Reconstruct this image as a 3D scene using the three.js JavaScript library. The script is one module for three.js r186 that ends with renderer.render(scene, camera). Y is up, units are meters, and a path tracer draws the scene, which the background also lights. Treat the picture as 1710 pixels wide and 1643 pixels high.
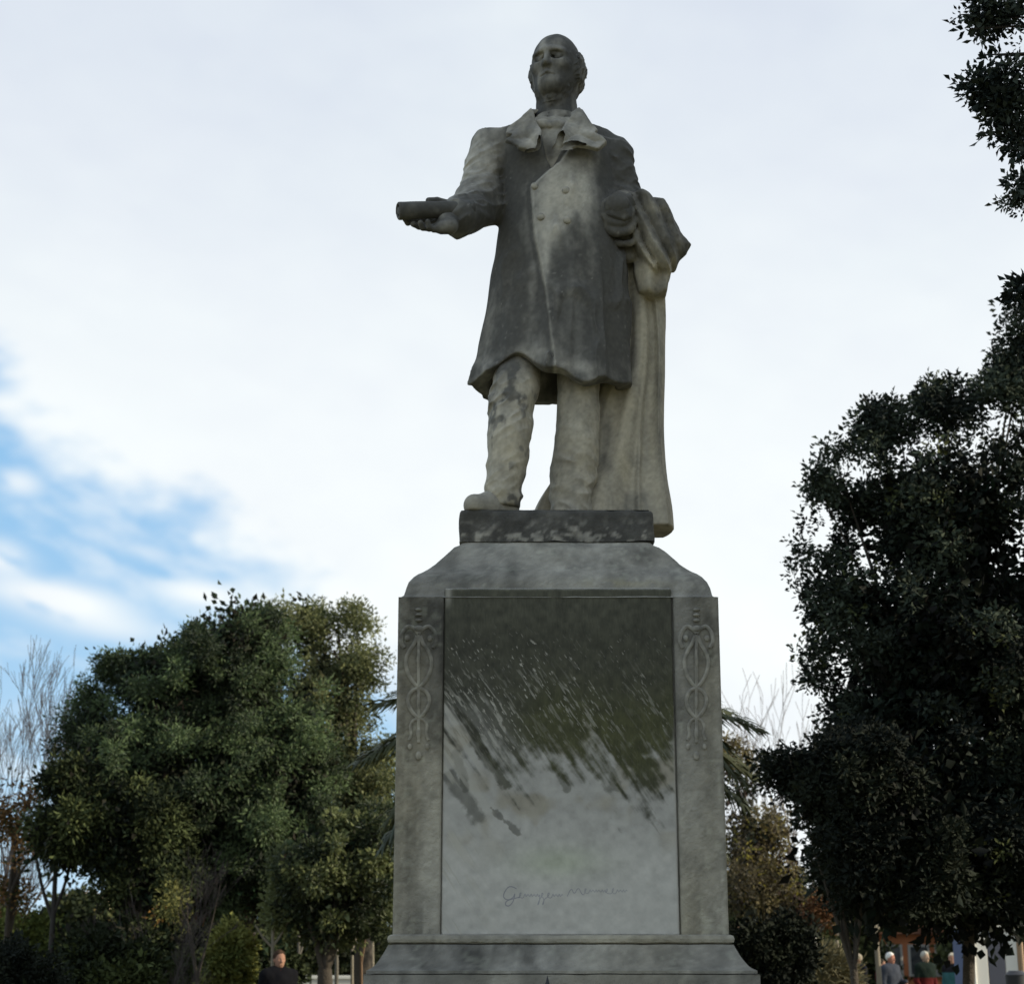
import * as THREE from 'three';
import { mergeGeometries, toCreasedNormals } from 'three/addons/utils/BufferGeometryUtils.js';
import { RoundedBoxGeometry } from 'three/addons/geometries/RoundedBoxGeometry.js';

// ------------------------------------------------------------------ camera, sky, sun, exposure
const FOV = 32, PITCH = 15.2 * Math.PI / 180, EYE = 1.6, DC = 7.75;
const camera = new THREE.PerspectiveCamera(FOV, 1024 / 983, 0.1, 2000);
camera.position.set(0, EYE, DC);
camera.rotation.set(PITCH, 0, 0);
camera.focus = 9.2; camera.userData.fStop = 4;
const scene = new THREE.Scene();
const renderer = new THREE.WebGLRenderer({ antialias: true });
renderer.toneMapping = THREE.LinearToneMapping;
renderer.toneMappingExposure = 1.0;
renderer.shadowMap.enabled = true;

const SUN_DIR = new THREE.Vector3(0.88, 0.42, 0.16).normalize();
const sun = new THREE.DirectionalLight(new THREE.Color(1.0, 0.9, 0.70), 5.0);
sun.position.copy(SUN_DIR).multiplyScalar(80).add(new THREE.Vector3(0, 0, -12));
sun.target.position.set(0, 0, -12);
sun.castShadow = true;
sun.shadow.mapSize.set(4096, 4096);
Object.assign(sun.shadow.camera, { left: -45, right: 45, top: 45, bottom: -45, near: 1, far: 200 });
sun.name = 'sun';
scene.add(sun, sun.target);

// ------------------------------------------------------------------ small maths
function rng(seed) { let s = seed >>> 0; return () => { s = (s + 0x6d2b79f5) | 0; let t = Math.imul(s ^ (s >>> 15), 1 | s); t = (t + Math.imul(t ^ (t >>> 7), 61 | t)) ^ t; return ((t ^ (t >>> 14)) >>> 0) / 4294967296; }; }
const clamp = (x, a = 0, b = 1) => x < a ? a : x > b ? b : x;
const sstep = (a, b, x) => { const t = clamp((x - a) / (b - a)); return t * t * (3 - 2 * t); };
const lerp = (a, b, t) => a + (b - a) * t;
const hyp = Math.sqrt;
function hash3(x, y, z) { let h = Math.imul(x, 374761393) ^ Math.imul(y, 668265263) ^ Math.imul(z, 2147483647 - 1274126177); h = Math.imul(h ^ (h >>> 13), 1274126177); h = Math.imul(h ^ (h >>> 16), 2246822519); return ((h ^ (h >>> 15)) >>> 0) / 4294967296; }
function noise3(x, y, z) {
  const ix = Math.floor(x), iy = Math.floor(y), iz = Math.floor(z); let u = x - ix, v = y - iy, w = z - iz;
  u = u * u * (3 - 2 * u); v = v * v * (3 - 2 * v); w = w * w * (3 - 2 * w);
  const a = lerp(lerp(hash3(ix, iy, iz), hash3(ix + 1, iy, iz), u), lerp(hash3(ix, iy + 1, iz), hash3(ix + 1, iy + 1, iz), u), v);
  const b = lerp(lerp(hash3(ix, iy, iz + 1), hash3(ix + 1, iy, iz + 1), u), lerp(hash3(ix, iy + 1, iz + 1), hash3(ix + 1, iy + 1, iz + 1), u), v);
  return lerp(a, b, w);
}
function fbm3(x, y, z, o = 4) { let s = 0, a = 0.5, n = 0; for (let i = 0; i < o; i++) { s += a * noise3(x, y, z); n += a; a *= 0.5; x = x * 2.03 + 17.1; y = y * 2.03 + 5.7; z = z * 2.03 + 9.3; } return s / n; }

// ------------------------------------------------------------------ sky: a bright veil of cloud with a blue opening low on one side
{
  const W = 2880, H = 1440, data = new Float32Array(W * H * 4);
  for (let j = 0; j < H; j++) {
    const el = ((j + 0.5) / H - 0.5) * Math.PI, eld = el * 180 / Math.PI, cy = Math.cos(el), y = Math.sin(el);
    for (let i = 0; i < W; i++) {
      const ph = ((i + 0.5) / W - 0.5) * 2 * Math.PI, x = Math.cos(ph) * cy, z = Math.sin(ph) * cy, o = (j * W + i) * 4;
      let r, g, b;
      if (eld < -2) { r = 0.42; g = 0.43; b = 0.42; } else {
        const az = Math.atan2(x, -z) * 180 / Math.PI;
        const up = Math.max(0, eld);
        const hz = Math.exp(-up / 15);
        const br = lerp(0.17, 0.52, hz), bg = lerp(0.44, 0.78, hz), bb = lerp(0.80, 0.97, hz);   // clear air
        // the veil's soft edge
        const n1 = fbm3(x * 9 + 3, y * 16, z * 9, 5), n2 = fbm3(x * 34 + 11, y * 60, z * 34 + 4, 5);
        const line = 16.3 - 0.70 * (Math.max(az, -60) + 16.6);
        const s = (eld - Math.min(line, 48)) / 1.24 + (n1 - 0.5) * 6 + (n2 - 0.5) * 4.2;
        let c = sstep(-0.9, 2.7, s);
        // torn streaks of cloud inside the opening
        const a1 = az * 0.94 - eld * 0.34, a2 = az * 0.34 + eld * 0.94;
        const st = fbm3(a1 * 0.16 + 7.3, a2 * 0.62 + 2.2, 3.7, 5), st2 = fbm3(a1 * 0.75, a2 * 2.0, 9.1, 5);
        let streak = sstep(0.47, 0.66, st * 0.72 + st2 * 0.28);
        const lump = (ax, ey, sx, sy) => Math.exp(-(((az - ax) / sx) ** 2) - (((eld - ey + 0.12 * (az - ax)) / sy) ** 2));
        const puff = clamp(1.1 * lump(-15.2, 11.3, 2.4, 0.55) + 1.0 * lump(-10.4, 11.6, 2.0, 0.55) + 0.9 * lump(-17, 12.5, 0.9, 0.5) + 0.8 * lump(-16.6, 14.9, 0.8, 0.45) + 0.6 * lump(-13.4, 10.4, 2.2, 0.5) + 0.5 * lump(-12.5, 12.9, 1.4, 0.35) + lump(-12, 6.5, 7, 1.2) * 0.15);
        streak = Math.max(streak * 0.5, puff * sstep(0.28, 0.62, st2 * 0.75 + n2 * 0.25 + puff * 0.2));
        c = Math.max(c, streak);
        // elsewhere round the dome: broken high cloud
        const k = 1 / (y + 0.18), gen = sstep(0.36, 0.62, fbm3(x * k * 1.4 + 5, 2.5, z * k * 1.4 + 1, 5));
        const aw = sstep(32, 75, Math.abs(az));
        c = lerp(c, lerp(0.45, 1, gen), aw);
        c = lerp(c, 1, 0.35 * Math.exp(-up / 5));
        const soft = (n1 - 0.5) * 0.2 + (n2 - 0.5) * 0.05 + (st - 0.5) * 0.06;
        const hi = sstep(13, 32, eld + (n1 - 0.5) * 14);
        const wr = lerp(0.94, 0.735, hi) + soft, wg = lerp(0.99, 0.80, hi) + soft, wb = lerp(1.01, 0.885, hi) + soft * 0.6;
        r = lerp(br, wr, c); g = lerp(bg, wg, c); b = lerp(bb, wb, c);
      }
      data[o] = r; data[o + 1] = g; data[o + 2] = b; data[o + 3] = 1;
    }
  }
  const t = new THREE.DataTexture(data, W, H, THREE.RGBAFormat, THREE.FloatType);
  t.mapping = THREE.EquirectangularReflectionMapping; t.magFilter = THREE.LinearFilter; t.minFilter = THREE.LinearFilter; t.needsUpdate = true;
  scene.background = t; scene.environment = t;
}

// ------------------------------------------------------------------ measuring: a direction of view and a distance give a real place
const FPX = 821.5 / Math.tan(FOV * Math.PI / 360), SP = Math.sin(PITCH), CP = Math.cos(PITCH);
function at(px, py, z) {                      // -> [x, y] of the place in the vertical plane at z
  const t = (821.5 - py) / FPX, Z = DC - z, y = Z * (SP + t * CP) / (CP - t * SP), d = Z * CP + y * SP;
  return [(px - 855) / FPX * d, y + EYE];
}
function scaleAt(py, z) { const t = (821.5 - py) / FPX, Z = DC - z, y = Z * (SP + t * CP) / (CP - t * SP); return (Z * CP + y * SP) / FPX; }   // metres per pixel
const at3 = (px, py, z) => { const [x, y] = at(px, py, z); return [x, y, z]; };

// ------------------------------------------------------------------ naming
const used = new Map();
function numbered(n) { const k = used.get(n) || 0; used.set(n, k + 1); return k ? `${n}_${String(k).padStart(3, '0')}` : n; }
function thing(name, label, category, pos = [0, 0, 0], group) {
  const o = new THREE.Group(); o.name = numbered(name); o.position.set(...pos); o.userData = { label, category };
  if (group) o.userData.group = group;
  scene.add(o); return o;
}
function part(parent, name, geo, mat, label) {
  const m = new THREE.Mesh(geo, mat); m.name = name; m.castShadow = m.receiveShadow = true;
  if (label) m.userData.label = label;
  parent.add(m); return m;
}
function struct(name, geo, mat, pos) { const m = new THREE.Mesh(geo, mat); m.name = name; m.receiveShadow = true; m.userData.kind = 'structure'; if (pos) m.position.set(...pos); scene.add(m); return m; }

// ------------------------------------------------------------------ materials
function grainTexture(size, seed, octaves) {          // seamless
  const d = new Uint8Array(size * size * 4);
  const tile = (x, y, n, q) => { const ix = Math.floor(x), iy = Math.floor(y); let u = x - ix, v = y - iy; u = u * u * (3 - 2 * u); v = v * v * (3 - 2 * v); const h = (i, j) => hash3(((i % n) + n) % n, ((j % n) + n) % n, q); return lerp(lerp(h(ix, iy), h(ix + 1, iy), u), lerp(h(ix, iy + 1), h(ix + 1, iy + 1), u), v); };
  for (let j = 0; j < size; j++) for (let i = 0; i < size; i++) { let v = 0; octaves.forEach(([n, a], k) => { v += a * tile(i / size * n, j / size * n, n, seed + k); }); const o = (j * size + i) * 4; d[o] = d[o + 1] = d[o + 2] = clamp(v) * 255; d[o + 3] = 255; }
  const t = new THREE.DataTexture(d, size, size); t.wrapS = t.wrapT = THREE.RepeatWrapping; t.magFilter = THREE.LinearFilter; t.needsUpdate = true; return t;
}
const grain = grainTexture(512, 5, [[14, 0.2], [37, 0.3], [90, 0.3], [200, 0.2]]);
const stoneMat = new THREE.MeshStandardMaterial({ vertexColors: true, roughness: 0.93, bumpMap: grain, bumpScale: 0.006 });
const carvedMat = new THREE.MeshStandardMaterial({ vertexColors: true, roughness: 0.9 });
const plain = (r, g, b, rough = 0.9) => new THREE.MeshStandardMaterial({ color: new THREE.Color().setRGB(r, g, b), roughness: rough });
const leafMat = new THREE.MeshPhysicalMaterial({ color: 0xffffff, roughness: 0.8, specularIntensity: 0.35, side: THREE.DoubleSide });
const thinLeafMat = new THREE.MeshPhysicalMaterial({ color: 0xffffff, roughness: 0.95, specularIntensity: 0.4, transmission: 0.35, thickness: 0, side: THREE.DoubleSide });
const barkMat = new THREE.MeshStandardMaterial({ color: new THREE.Color().setRGB(0.06, 0.048, 0.036), roughness: 0.95, bumpMap: grain, bumpScale: 0.02 });
const paleBarkMat = new THREE.MeshStandardMaterial({ color: new THREE.Color().setRGB(0.2, 0.17, 0.125), roughness: 0.95, bumpMap: grain, bumpScale: 0.01 });
const twigMat = plain(0.11, 0.085, 0.07);

// ------------------------------------------------------------------ solids from distance fields (surface nets)
function smin(a, b, k) { const h = Math.max(k - Math.abs(a - b), 0) / k; return Math.min(a, b) - h * h * k * 0.25; }
function smax(a, b, k) { return -smin(-a, -b, k); }
function cap(a, b, ra, rb) {
  const bx = b[0] - a[0], by = b[1] - a[1], bz = b[2] - a[2], L = bx * bx + by * by + bz * bz || 1e-9;
  return (x, y, z) => { const px = x - a[0], py = y - a[1], pz = z - a[2], t = clamp((px * bx + py * by + pz * bz) / L), dx = px - bx * t, dy = py - by * t, dz = pz - bz * t; return hyp(dx * dx + dy * dy + dz * dz) - ra - (rb - ra) * t; };
}
function ell(c, r) {
  return (x, y, z) => { x -= c[0]; y -= c[1]; z -= c[2]; const a = x / r[0], b = y / r[1], e = z / r[2], k0 = hyp(a * a + b * b + e * e), q = hyp((a / r[0]) ** 2 + (b / r[1]) ** 2 + (e / r[2]) ** 2); return q < 1e-6 ? -Math.min(...r) : k0 * (k0 - 1) / q; };
}
const blend = (list, k) => (x, y, z) => { let d = list[0](x, y, z); for (let i = 1; i < list.length; i++) d = smin(d, list[i](x, y, z), k); return d; };
function polygonize(f, lo, hi, h, color) {
  const nx = Math.ceil((hi[0] - lo[0]) / h) + 2, ny = Math.ceil((hi[1] - lo[1]) / h) + 2, nz = Math.ceil((hi[2] - lo[2]) / h) + 2, B = 8;
  const V = new Float32Array(nx * ny * nz), id = (i, j, k) => (k * ny + j) * nx + i;
  for (let k0 = 0; k0 < nz; k0 += B) for (let j0 = 0; j0 < ny; j0 += B) for (let i0 = 0; i0 < nx; i0 += B) {
    const c = f(lo[0] + (i0 + B / 2) * h, lo[1] + (j0 + B / 2) * h, lo[2] + (k0 + B / 2) * h), far = Math.abs(c) > B * h * 1.35;
    for (let k = k0; k < Math.min(k0 + B, nz); k++) for (let j = j0; j < Math.min(j0 + B, ny); j++) for (let i = i0; i < Math.min(i0 + B, nx); i++)
      V[id(i, j, k)] = far ? c : f(lo[0] + i * h, lo[1] + j * h, lo[2] + k * h);
  }
  const pos = [], at = new Int32Array(nx * ny * nz).fill(-1), C = [0, 1, nx, nx + 1, nx * ny, nx * ny + 1, nx * ny + nx, nx * ny + nx + 1];
  const E = [[0, 1], [0, 2], [0, 4], [1, 3], [1, 5], [2, 3], [2, 6], [3, 7], [4, 5], [4, 6], [5, 7], [6, 7]];
  for (let k = 0; k < nz - 1; k++) for (let j = 0; j < ny - 1; j++) for (let i = 0; i < nx - 1; i++) {
    const o = id(i, j, k); let m = 0; for (let q = 0; q < 8; q++) if (V[o + C[q]] < 0) m |= 1 << q;
    if (m === 0 || m === 255) continue;
    let x = 0, y = 0, z = 0, n = 0;
    for (const [a, b] of E) { const va = V[o + C[a]], vb = V[o + C[b]]; if ((va < 0) === (vb < 0)) continue; const t = va / (va - vb); x += lerp(a & 1, b & 1, t); y += lerp((a >> 1) & 1, (b >> 1) & 1, t); z += lerp((a >> 2) & 1, (b >> 2) & 1, t); n++; }
    at[o] = pos.length / 3; pos.push(lo[0] + (i + x / n) * h, lo[1] + (j + y / n) * h, lo[2] + (k + z / n) * h);
  }
  const idx = [], quad = (a, b, c, d, flip) => { if (a < 0 || b < 0 || c < 0 || d < 0) return; if (flip) idx.push(a, c, b, a, d, c); else idx.push(a, b, c, a, c, d); };
  for (let k = 1; k < nz - 1; k++) for (let j = 1; j < ny - 1; j++) for (let i = 1; i < nx - 1; i++) {
    const o = id(i, j, k), s = V[o] < 0;
    if (s !== V[o + 1] < 0) quad(at[o - nx - nx * ny], at[o - nx * ny], at[o], at[o - nx], !s);
    if (s !== V[o + nx] < 0) quad(at[o - 1 - nx * ny], at[o - 1], at[o], at[o - nx * ny], !s);
    if (s !== V[o + nx * ny] < 0) quad(at[o - 1 - nx], at[o - nx], at[o], at[o - 1], !s);
  }
  const n = pos.length / 3, nor = new Float32Array(n * 3), col = color && new Float32Array(n * 3), e = h * 0.7;
  for (let v = 0; v < n; v++) {
    const x = pos[v * 3], y = pos[v * 3 + 1], z = pos[v * 3 + 2];
    let gx = f(x + e, y, z) - f(x - e, y, z), gy = f(x, y + e, z) - f(x, y - e, z), gz = f(x, y, z + e) - f(x, y, z - e); const l = hyp(gx * gx + gy * gy + gz * gz) || 1;
    nor[v * 3] = gx / l; nor[v * 3 + 1] = gy / l; nor[v * 3 + 2] = gz / l;
    if (col) { const c = color(x, y, z, gx / l, gy / l, gz / l); col[v * 3] = c[0]; col[v * 3 + 1] = c[1]; col[v * 3 + 2] = c[2]; }
  }
  const g = new THREE.BufferGeometry();
  g.setAttribute('position', new THREE.Float32BufferAttribute(pos, 3)); g.setAttribute('normal', new THREE.BufferAttribute(nor, 3));
  if (col) g.setAttribute('color', new THREE.BufferAttribute(col, 3));
  g.setIndex(idx); return g;
}
// a body of elliptical sections stacked in y
function loft(sections) {                       // [y, cx, cz, rx, rz]
  sections = [...sections].sort((a, b) => a[0] - b[0]);
  const y0 = sections[0][0], y1 = sections[sections.length - 1][0], N = 200; let T = [];
  for (let i = 0; i <= N; i++) { const y = lerp(y0, y1, i / N); let k = 0; while (k < sections.length - 2 && sections[k + 1][0] < y) k++; const a = sections[k], b = sections[k + 1], t = clamp((y - a[0]) / (b[0] - a[0])); T.push([1, 2, 3, 4].map((q) => lerp(a[q], b[q], t))); }
  for (let pass = 0; pass < 3; pass++) T = T.map((_, i) => [0, 1, 2, 3].map((q) => { let s = 0, n = 0; for (let k = -5; k <= 5; k++) { s += T[clamp(i + k, 0, N)][q]; n++; } return s / n; }));
  const get = (y) => { const u = clamp((y - y0) / (y1 - y0)) * N, i = Math.min(N - 1, Math.floor(u)), t = u - i, a = T[i], b = T[i + 1]; return [lerp(a[0], b[0], t), lerp(a[1], b[1], t), lerp(a[2], b[2], t), lerp(a[3], b[3], t)]; };
  const f = (x, y, z) => { const [cx, cz, rx, rz] = get(y); x -= cx; z -= cz; const k0 = hyp((x / rx) ** 2 + (z / rz) ** 2), k1 = hyp((x / rx / rx) ** 2 + (z / rz / rz) ** 2); return k1 < 1e-6 ? -Math.min(rx, rz) : k0 * (k0 - 1) / k1; };
  f.get = get; f.y0 = y0; f.y1 = y1; return f;
}
function poly2(points) {                         // signed distance to a polygon in x, y
  return (x, y) => {
    let d = 1e9, s = 1;
    for (let i = 0, j = points.length - 1; i < points.length; j = i++) {
      const [ax, ay] = points[i], [bx, by] = points[j], ex = bx - ax, ey = by - ay, wx = x - ax, wy = y - ay, t = clamp((wx * ex + wy * ey) / (ex * ex + ey * ey)), qx = wx - ex * t, qy = wy - ey * t;
      d = Math.min(d, qx * qx + qy * qy);
      const c1 = y >= ay, c2 = y < by, c3 = ex * wy > ey * wx; if ((c1 && c2 && c3) || (!c1 && !c2 && !c3)) s = -s;
    }
    return s * hyp(d);
  };
}

// ------------------------------------------------------------------ ground
{
  const size = 512, d = new Uint8Array(size * size * 4);
  for (let j = 0; j < size; j++) for (let i = 0; i < size; i++) { const n = fbm3(i / 40, j / 40, 1.5, 5), g = sstep(0.42, 0.6, n), m = 0.75 + 0.5 * noise3(i / 2.1, j / 2.1, 8), o = (j * size + i) * 4; d[o] = clamp(lerp(135, 62, g) * m, 0, 255); d[o + 1] = clamp(lerp(122, 78, g) * m, 0, 255); d[o + 2] = clamp(lerp(100, 38, g) * m, 0, 255); d[o + 3] = 255; }
  const t = new THREE.DataTexture(d, size, size); t.colorSpace = THREE.SRGBColorSpace; t.wrapS = t.wrapT = THREE.RepeatWrapping; t.repeat.set(160, 160); t.magFilter = THREE.LinearFilter; t.needsUpdate = true;
  const g = new THREE.PlaneGeometry(1600, 1600, 8, 8); g.rotateX(-Math.PI / 2);
  struct('ground', g, new THREE.MeshStandardMaterial({ map: t, roughness: 1 }), [0, 0, -300]);
}

// ------------------------------------------------------------------ pedestal
const PX0 = at(665, 1000, 0)[0], PX1 = at(1200, 1000, 0)[0], PCX = (PX0 + PX1) / 2, PH = (PX1 - PX0) / 2, PCZ = -PH;
const PLINTH_TOP = at(932, 850, -0.28)[1], PLINTH_BOT = at(932, 906, -0.28)[1];
// weathered stone: a pale grey-buff ground under grime, lichen and rain streaks
function stoneTone(x, y, z, dirt, warm = 0) {
  const n = fbm3(x * 3.1, y * 2.3, z * 3.1, 5), f = fbm3(x * 17 + 4, y * 13, z * 17, 4), st = fbm3(x * 14, y * 1.1 + 3, z * 14, 4), sp = noise3(x * 55, y * 55, z * 55);
  let g = clamp(dirt + (n - 0.5) * 1.1 + (st - 0.5) * 0.8 + (f - 0.5) * 0.7);
  const sp3 = noise3(x * 120, y * 120, z * 120), lich = sstep(0.6, 0.72, f * 0.6 + sp * 0.4) * 1.1;
  const v = lerp(0.33, 0.065, g) * (0.76 + 0.28 * sp + 0.2 * sp3);
  const w = clamp(warm + (fbm3(x * 2 + 9, y * 1.6, z * 2, 3) - 0.5) * 0.9);
  return [v * lerp(1.03, 1.12, w) + lich * 0.05, v * lerp(1.0, 1.01, w) + lich * 0.052, v * lerp(0.90, 0.74, w) + lich * 0.04];
}
function tint(g, fn) { const p = g.attributes.position, c = new Float32Array(p.count * 3); for (let i = 0; i < p.count; i++) c.set(fn(p.getX(i), p.getY(i), p.getZ(i)), i * 3); g.setAttribute('color', new THREE.BufferAttribute(c, 3)); return g; }
function squareLoft(profile, cx, cz, seg = 70, sub = 0.02, rough = 0.003, crease = 0.8) {       // profile of [half, y] from bottom to top, closed above and below
  const P = []; for (let i = 0; i < profile.length - 1; i++) { const [a, b] = profile[i], [c, d] = profile[i + 1], n = Math.max(1, Math.ceil(Math.hypot(c - a, d - b) / sub)); for (let k = 0; k < n; k++) P.push([lerp(a, c, k / n), lerp(b, d, k / n)]); } P.push(profile[profile.length - 1]);
  const pos = [], idx = [], uv = [];
  const rgh = (x, y, z) => (fbm3(x * 11, y * 11, z * 11, 2) - 0.5) * 2 * rough;
  for (let s = 0; s < 4; s++) {
    const b = pos.length / 3, ca = [1, 0, -1, 0][s], sa = [0, 1, 0, -1][s];
    let run = s * 0.37;
    for (let q0 = 0; q0 < P.length; q0++) for (let i = 0; i <= seg; i++) { const [h, y] = P[q0]; if (i === 0 && q0) run += Math.hypot(h - P[q0 - 1][0], y - P[q0 - 1][1]); uv.push((i / seg * 2 - 1) * h * 1.1 + s * 0.61, run * 1.1); const t = (i / seg * 2 - 1) * h; let x = t * ca + h * sa, z = -t * sa + h * ca; const q = rgh(x, y, z); const corner = 1 - 0.004 / h * sstep(0.93, 1, Math.abs(i / seg * 2 - 1)); pos.push(cx + x * corner * (1 + q), y + q * 0.5, cz + z * corner * (1 + q)); }
    for (let r = 0; r < P.length - 1; r++) for (let i = 0; i < seg; i++) { const a = b + r * (seg + 1) + i, c = a + seg + 1; idx.push(a, a + 1, c + 1, a, c + 1, c); }
  }
  for (const [h, y, f] of [[P[0][0], P[0][1], 1], [P[P.length - 1][0], P[P.length - 1][1], 0]]) { const b = pos.length / 3; pos.push(cx - h, y, cz - h, cx + h, y, cz - h, cx + h, y, cz + h, cx - h, y, cz + h); uv.push(0, 0, h * 2, 0, h * 2, h * 2, 0, h * 2); if (f) idx.push(b, b + 1, b + 2, b, b + 2, b + 3); else idx.push(b, b + 2, b + 1, b, b + 3, b + 2); }
  let g = new THREE.BufferGeometry(); g.setAttribute('position', new THREE.Float32BufferAttribute(pos, 3)); g.setAttribute('uv', new THREE.Float32BufferAttribute(uv, 2)); g.setIndex(idx);
  return toCreasedNormals(g, crease);
}
const pedestal = thing('pedestal', 'tall weathered stone pedestal with a stained inscription panel under the standing statue', 'pedestal', [PCX, 0, PCZ]);
const shiftP = (g) => g.translate(-PCX, 0, -PCZ);
{
  const yCapBot = at(932, 997, 0)[1], yShaftBot = at(932, 1562, 0)[1];
  const panL = at(740, 1270, 0)[0], panR = at(1128, 1270, 0)[0], yPanTop = at(932, 979, 0)[1];
  const dirtY = (y) => lerp(0.32, 0.66, sstep(yShaftBot + 0.75, yCapBot - 0.1, y));
  // shaft core
  part(pedestal, 'shaft', shiftP(tint(squareLoft([[PH - 0.03, yShaftBot - 0.005], [PH - 0.03, yCapBot + 0.002]], PCX, PCZ, 60), (x, y, z) => stoneTone(x, y, z, dirtY(y), 0.3))), stoneMat);
  // corner pilasters
  const wP = panL - PX0 - 0.006;
  for (const [sx, sz] of [[-1, 1], [1, 1], [-1, -1], [1, -1]]) {
    const cx = PCX + sx * (PH - wP / 2), cz = PCZ + sz * (PH - wP / 2);
    const g = squareLoft([[wP / 2, yShaftBot - 0.004], [wP / 2, yCapBot]], cx, cz, 18, 0.014, 0.006);
    tint(g, (x, y, z) => { const warm = 0.45 + 0.3 * sstep(0.3, 0.75, noise3(x * 9, y * 1.3, 4)); const band = sx > 0 ? 0.16 * Math.exp(-(((y - 2.55) / 0.3) ** 2)) : 0; return stoneTone(x, y, z, dirtY(y) + 0.03 - band + 0.12 * sstep(0.5, 0.7, noise3(x * 20, y * 0.8, 1)), warm); });
    part(pedestal, 'corner_pilaster', shiftP(g), stoneMat);
    if (sz < 0) continue;
    // carved hanging ornament on the front of the pilaster
    const O = [], zf = 0.004, cpx = sx < 0 ? 699 : 1163, k = sx < 0 ? 0.86 : 0.8;
    const tube = (pts, r, ry = 1) => { const c = new THREE.CatmullRomCurve3(pts.map(([px, py]) => { const [x, y] = at(cpx + px * k, py, 0); return new THREE.Vector3(x, y, zf - 0.003); })); const t = new THREE.TubeGeometry(c, 24, r * 1.05, 7, false); O.push(t); };
    const bead = (px, py, rx, ry, rz) => { const [x, y] = at(cpx + px * k, py, 0); const s = new THREE.SphereGeometry(1, 12, 8); s.scale(rx, ry, rz); s.translate(x, y, zf); O.push(s); };
    for (const q of [1018, 1027, 1036]) bead(0, q, 0.016, 0.008, 0.012);
    bead(0, 1050, 0.022, 0.016, 0.016);
    for (const m of [-1, 1]) {
      tube([[0, 1058], [8 * m, 1050], [20 * m, 1046], [31 * m, 1056], [34 * m, 1072], [28 * m, 1082]], 0.0095);
      tube([[3 * m, 1062], [9 * m, 1075], [19 * m, 1088], [25 * m, 1104], [20 * m, 1126], [8 * m, 1142], [0, 1148]], 0.009);
      tube([[0, 1148], [14 * m, 1155], [21 * m, 1168], [16 * m, 1184], [5 * m, 1196], [0, 1199]], 0.009);
      tube([[0, 1199], [10 * m, 1203], [16 * m, 1212], [15 * m, 1226], [19 * m, 1236]], 0.007);
      bead(22 * m, 1066, 0.012, 0.015, 0.012);
      bead(17 * m, 1247, 0.01, 0.014, 0.008);
    }
    tube([[0, 1060], [0, 1100], [0, 1150], [0, 1200], [0, 1240]], 0.008);
    bead(0, 1100, 0.009, 0.05, 0.014); bead(0, 1172, 0.009, 0.04, 0.013); bead(0, 1225, 0.011, 0.03, 0.011); bead(0, 1262, 0.014, 0.02, 0.012);
    for (const g of O) { const p = g.attributes.position; for (let i = 0; i < p.count; i++) { const q = p.getZ(i); if (q > 0) p.setZ(i, q * 0.75); } }
    const og = mergeGeometries(O.map((g) => { const q = g.index ? g.toNonIndexed() : g; q.deleteAttribute('uv'); return q; }));
    og.computeVertexNormals();
    tint(og, (x, y, z) => stoneTone(x, y, z, dirtY(y) - 0.16 + (noise3(x * 60, y * 60, 2) - 0.5) * 0.5, 0.45));
    part(pedestal, 'carved_ornament', shiftP(og), carvedMat);
  }
  // inscription panel: stain, scratches and a worn cursive line cut into it
  const W = 832, H = 1248, cv = document.createElement('canvas'); cv.width = W; cv.height = H; const cx2 = cv.getContext('2d');
  const im = cx2.createImageData(W, H), hgt = new Float32Array(W * H);
  const g8 = (v) => Math.round(255 * clamp(v <= 0.0031308 ? v * 12.92 : 1.055 * Math.pow(v, 1 / 2.4) - 0.055));
  for (let j = 0; j < H; j++) for (let i = 0; i < W; i++) {
    const px = 740 + 388 * i / W, py = 979 + 579 * j / H, X = px / 100, Y = py / 100;
    const a = (px * 0.56 + py * 0.83), b = (px * 0.83 - py * 0.56);
    const big = fbm3(X * 1.3, Y * 1.3, 2, 4), fine = fbm3(X * 9, Y * 9, 5, 4), str = fbm3(a / 62, b / 8, 3, 4), strBig = fbm3(a / 130, b / 17 + 3, 7, 3);
    const left = sstep(900, 745, px);
    const edge = 1286 - 55 * left + 22 * sstep(930, 1050, px) - 35 * sstep(1080, 1128, px);
    let m = sstep(38, -38, py - edge + (str - 0.5) * 150 + (strBig - 0.5) * 120 + (big - 0.5) * 90 + (fine - 0.5) * 70);
    m *= 1 - 0.55 * left * sstep(1150, 1240, py) * sstep(0.42, 0.56, strBig);
    const blot = (x0, y0, x1, y1, w) => { const ex = x1 - x0, ey = y1 - y0, t = clamp(((px - x0) * ex + (py - y0) * ey) / (ex * ex + ey * ey)); return sstep(w, w * 0.45, Math.hypot(px - x0 - ex * t, py - y0 - ey * t) + (fine - 0.5) * 16); };
    m = Math.max(m, 0.85 * blot(792, 1245, 848, 1315, 13), 0.6 * blot(820, 1352, 866, 1395, 6), 0.62 * blot(752, 1300, 800, 1368, 17), 0.75 * blot(760, 1262, 776, 1320, 12), 0.5 * blot(936, 1290, 948, 1322, 9), 0.5 * blot(1015, 1280, 1032, 1318, 10));
    // pale scratches where the crust has come off
    const zone = (0.25 + 0.75 * sstep(0.42, 0.6, strBig)) * sstep(1035, 1090, py) * sstep(1330, 1200, py) * lerp(0.45, 1, sstep(1100, 800, px));
    const sc = fbm3(a / 10, b / 2.4, 11, 3), sc2 = fbm3(a / 20, b / 3.2, 15, 3);
    let scr = Math.max(sstep(0.69, 0.78, sc) * 0.9, sstep(0.59, 0.72, sc2) * 0.6 * sstep(1080, 1180, py)) * zone;
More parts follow.
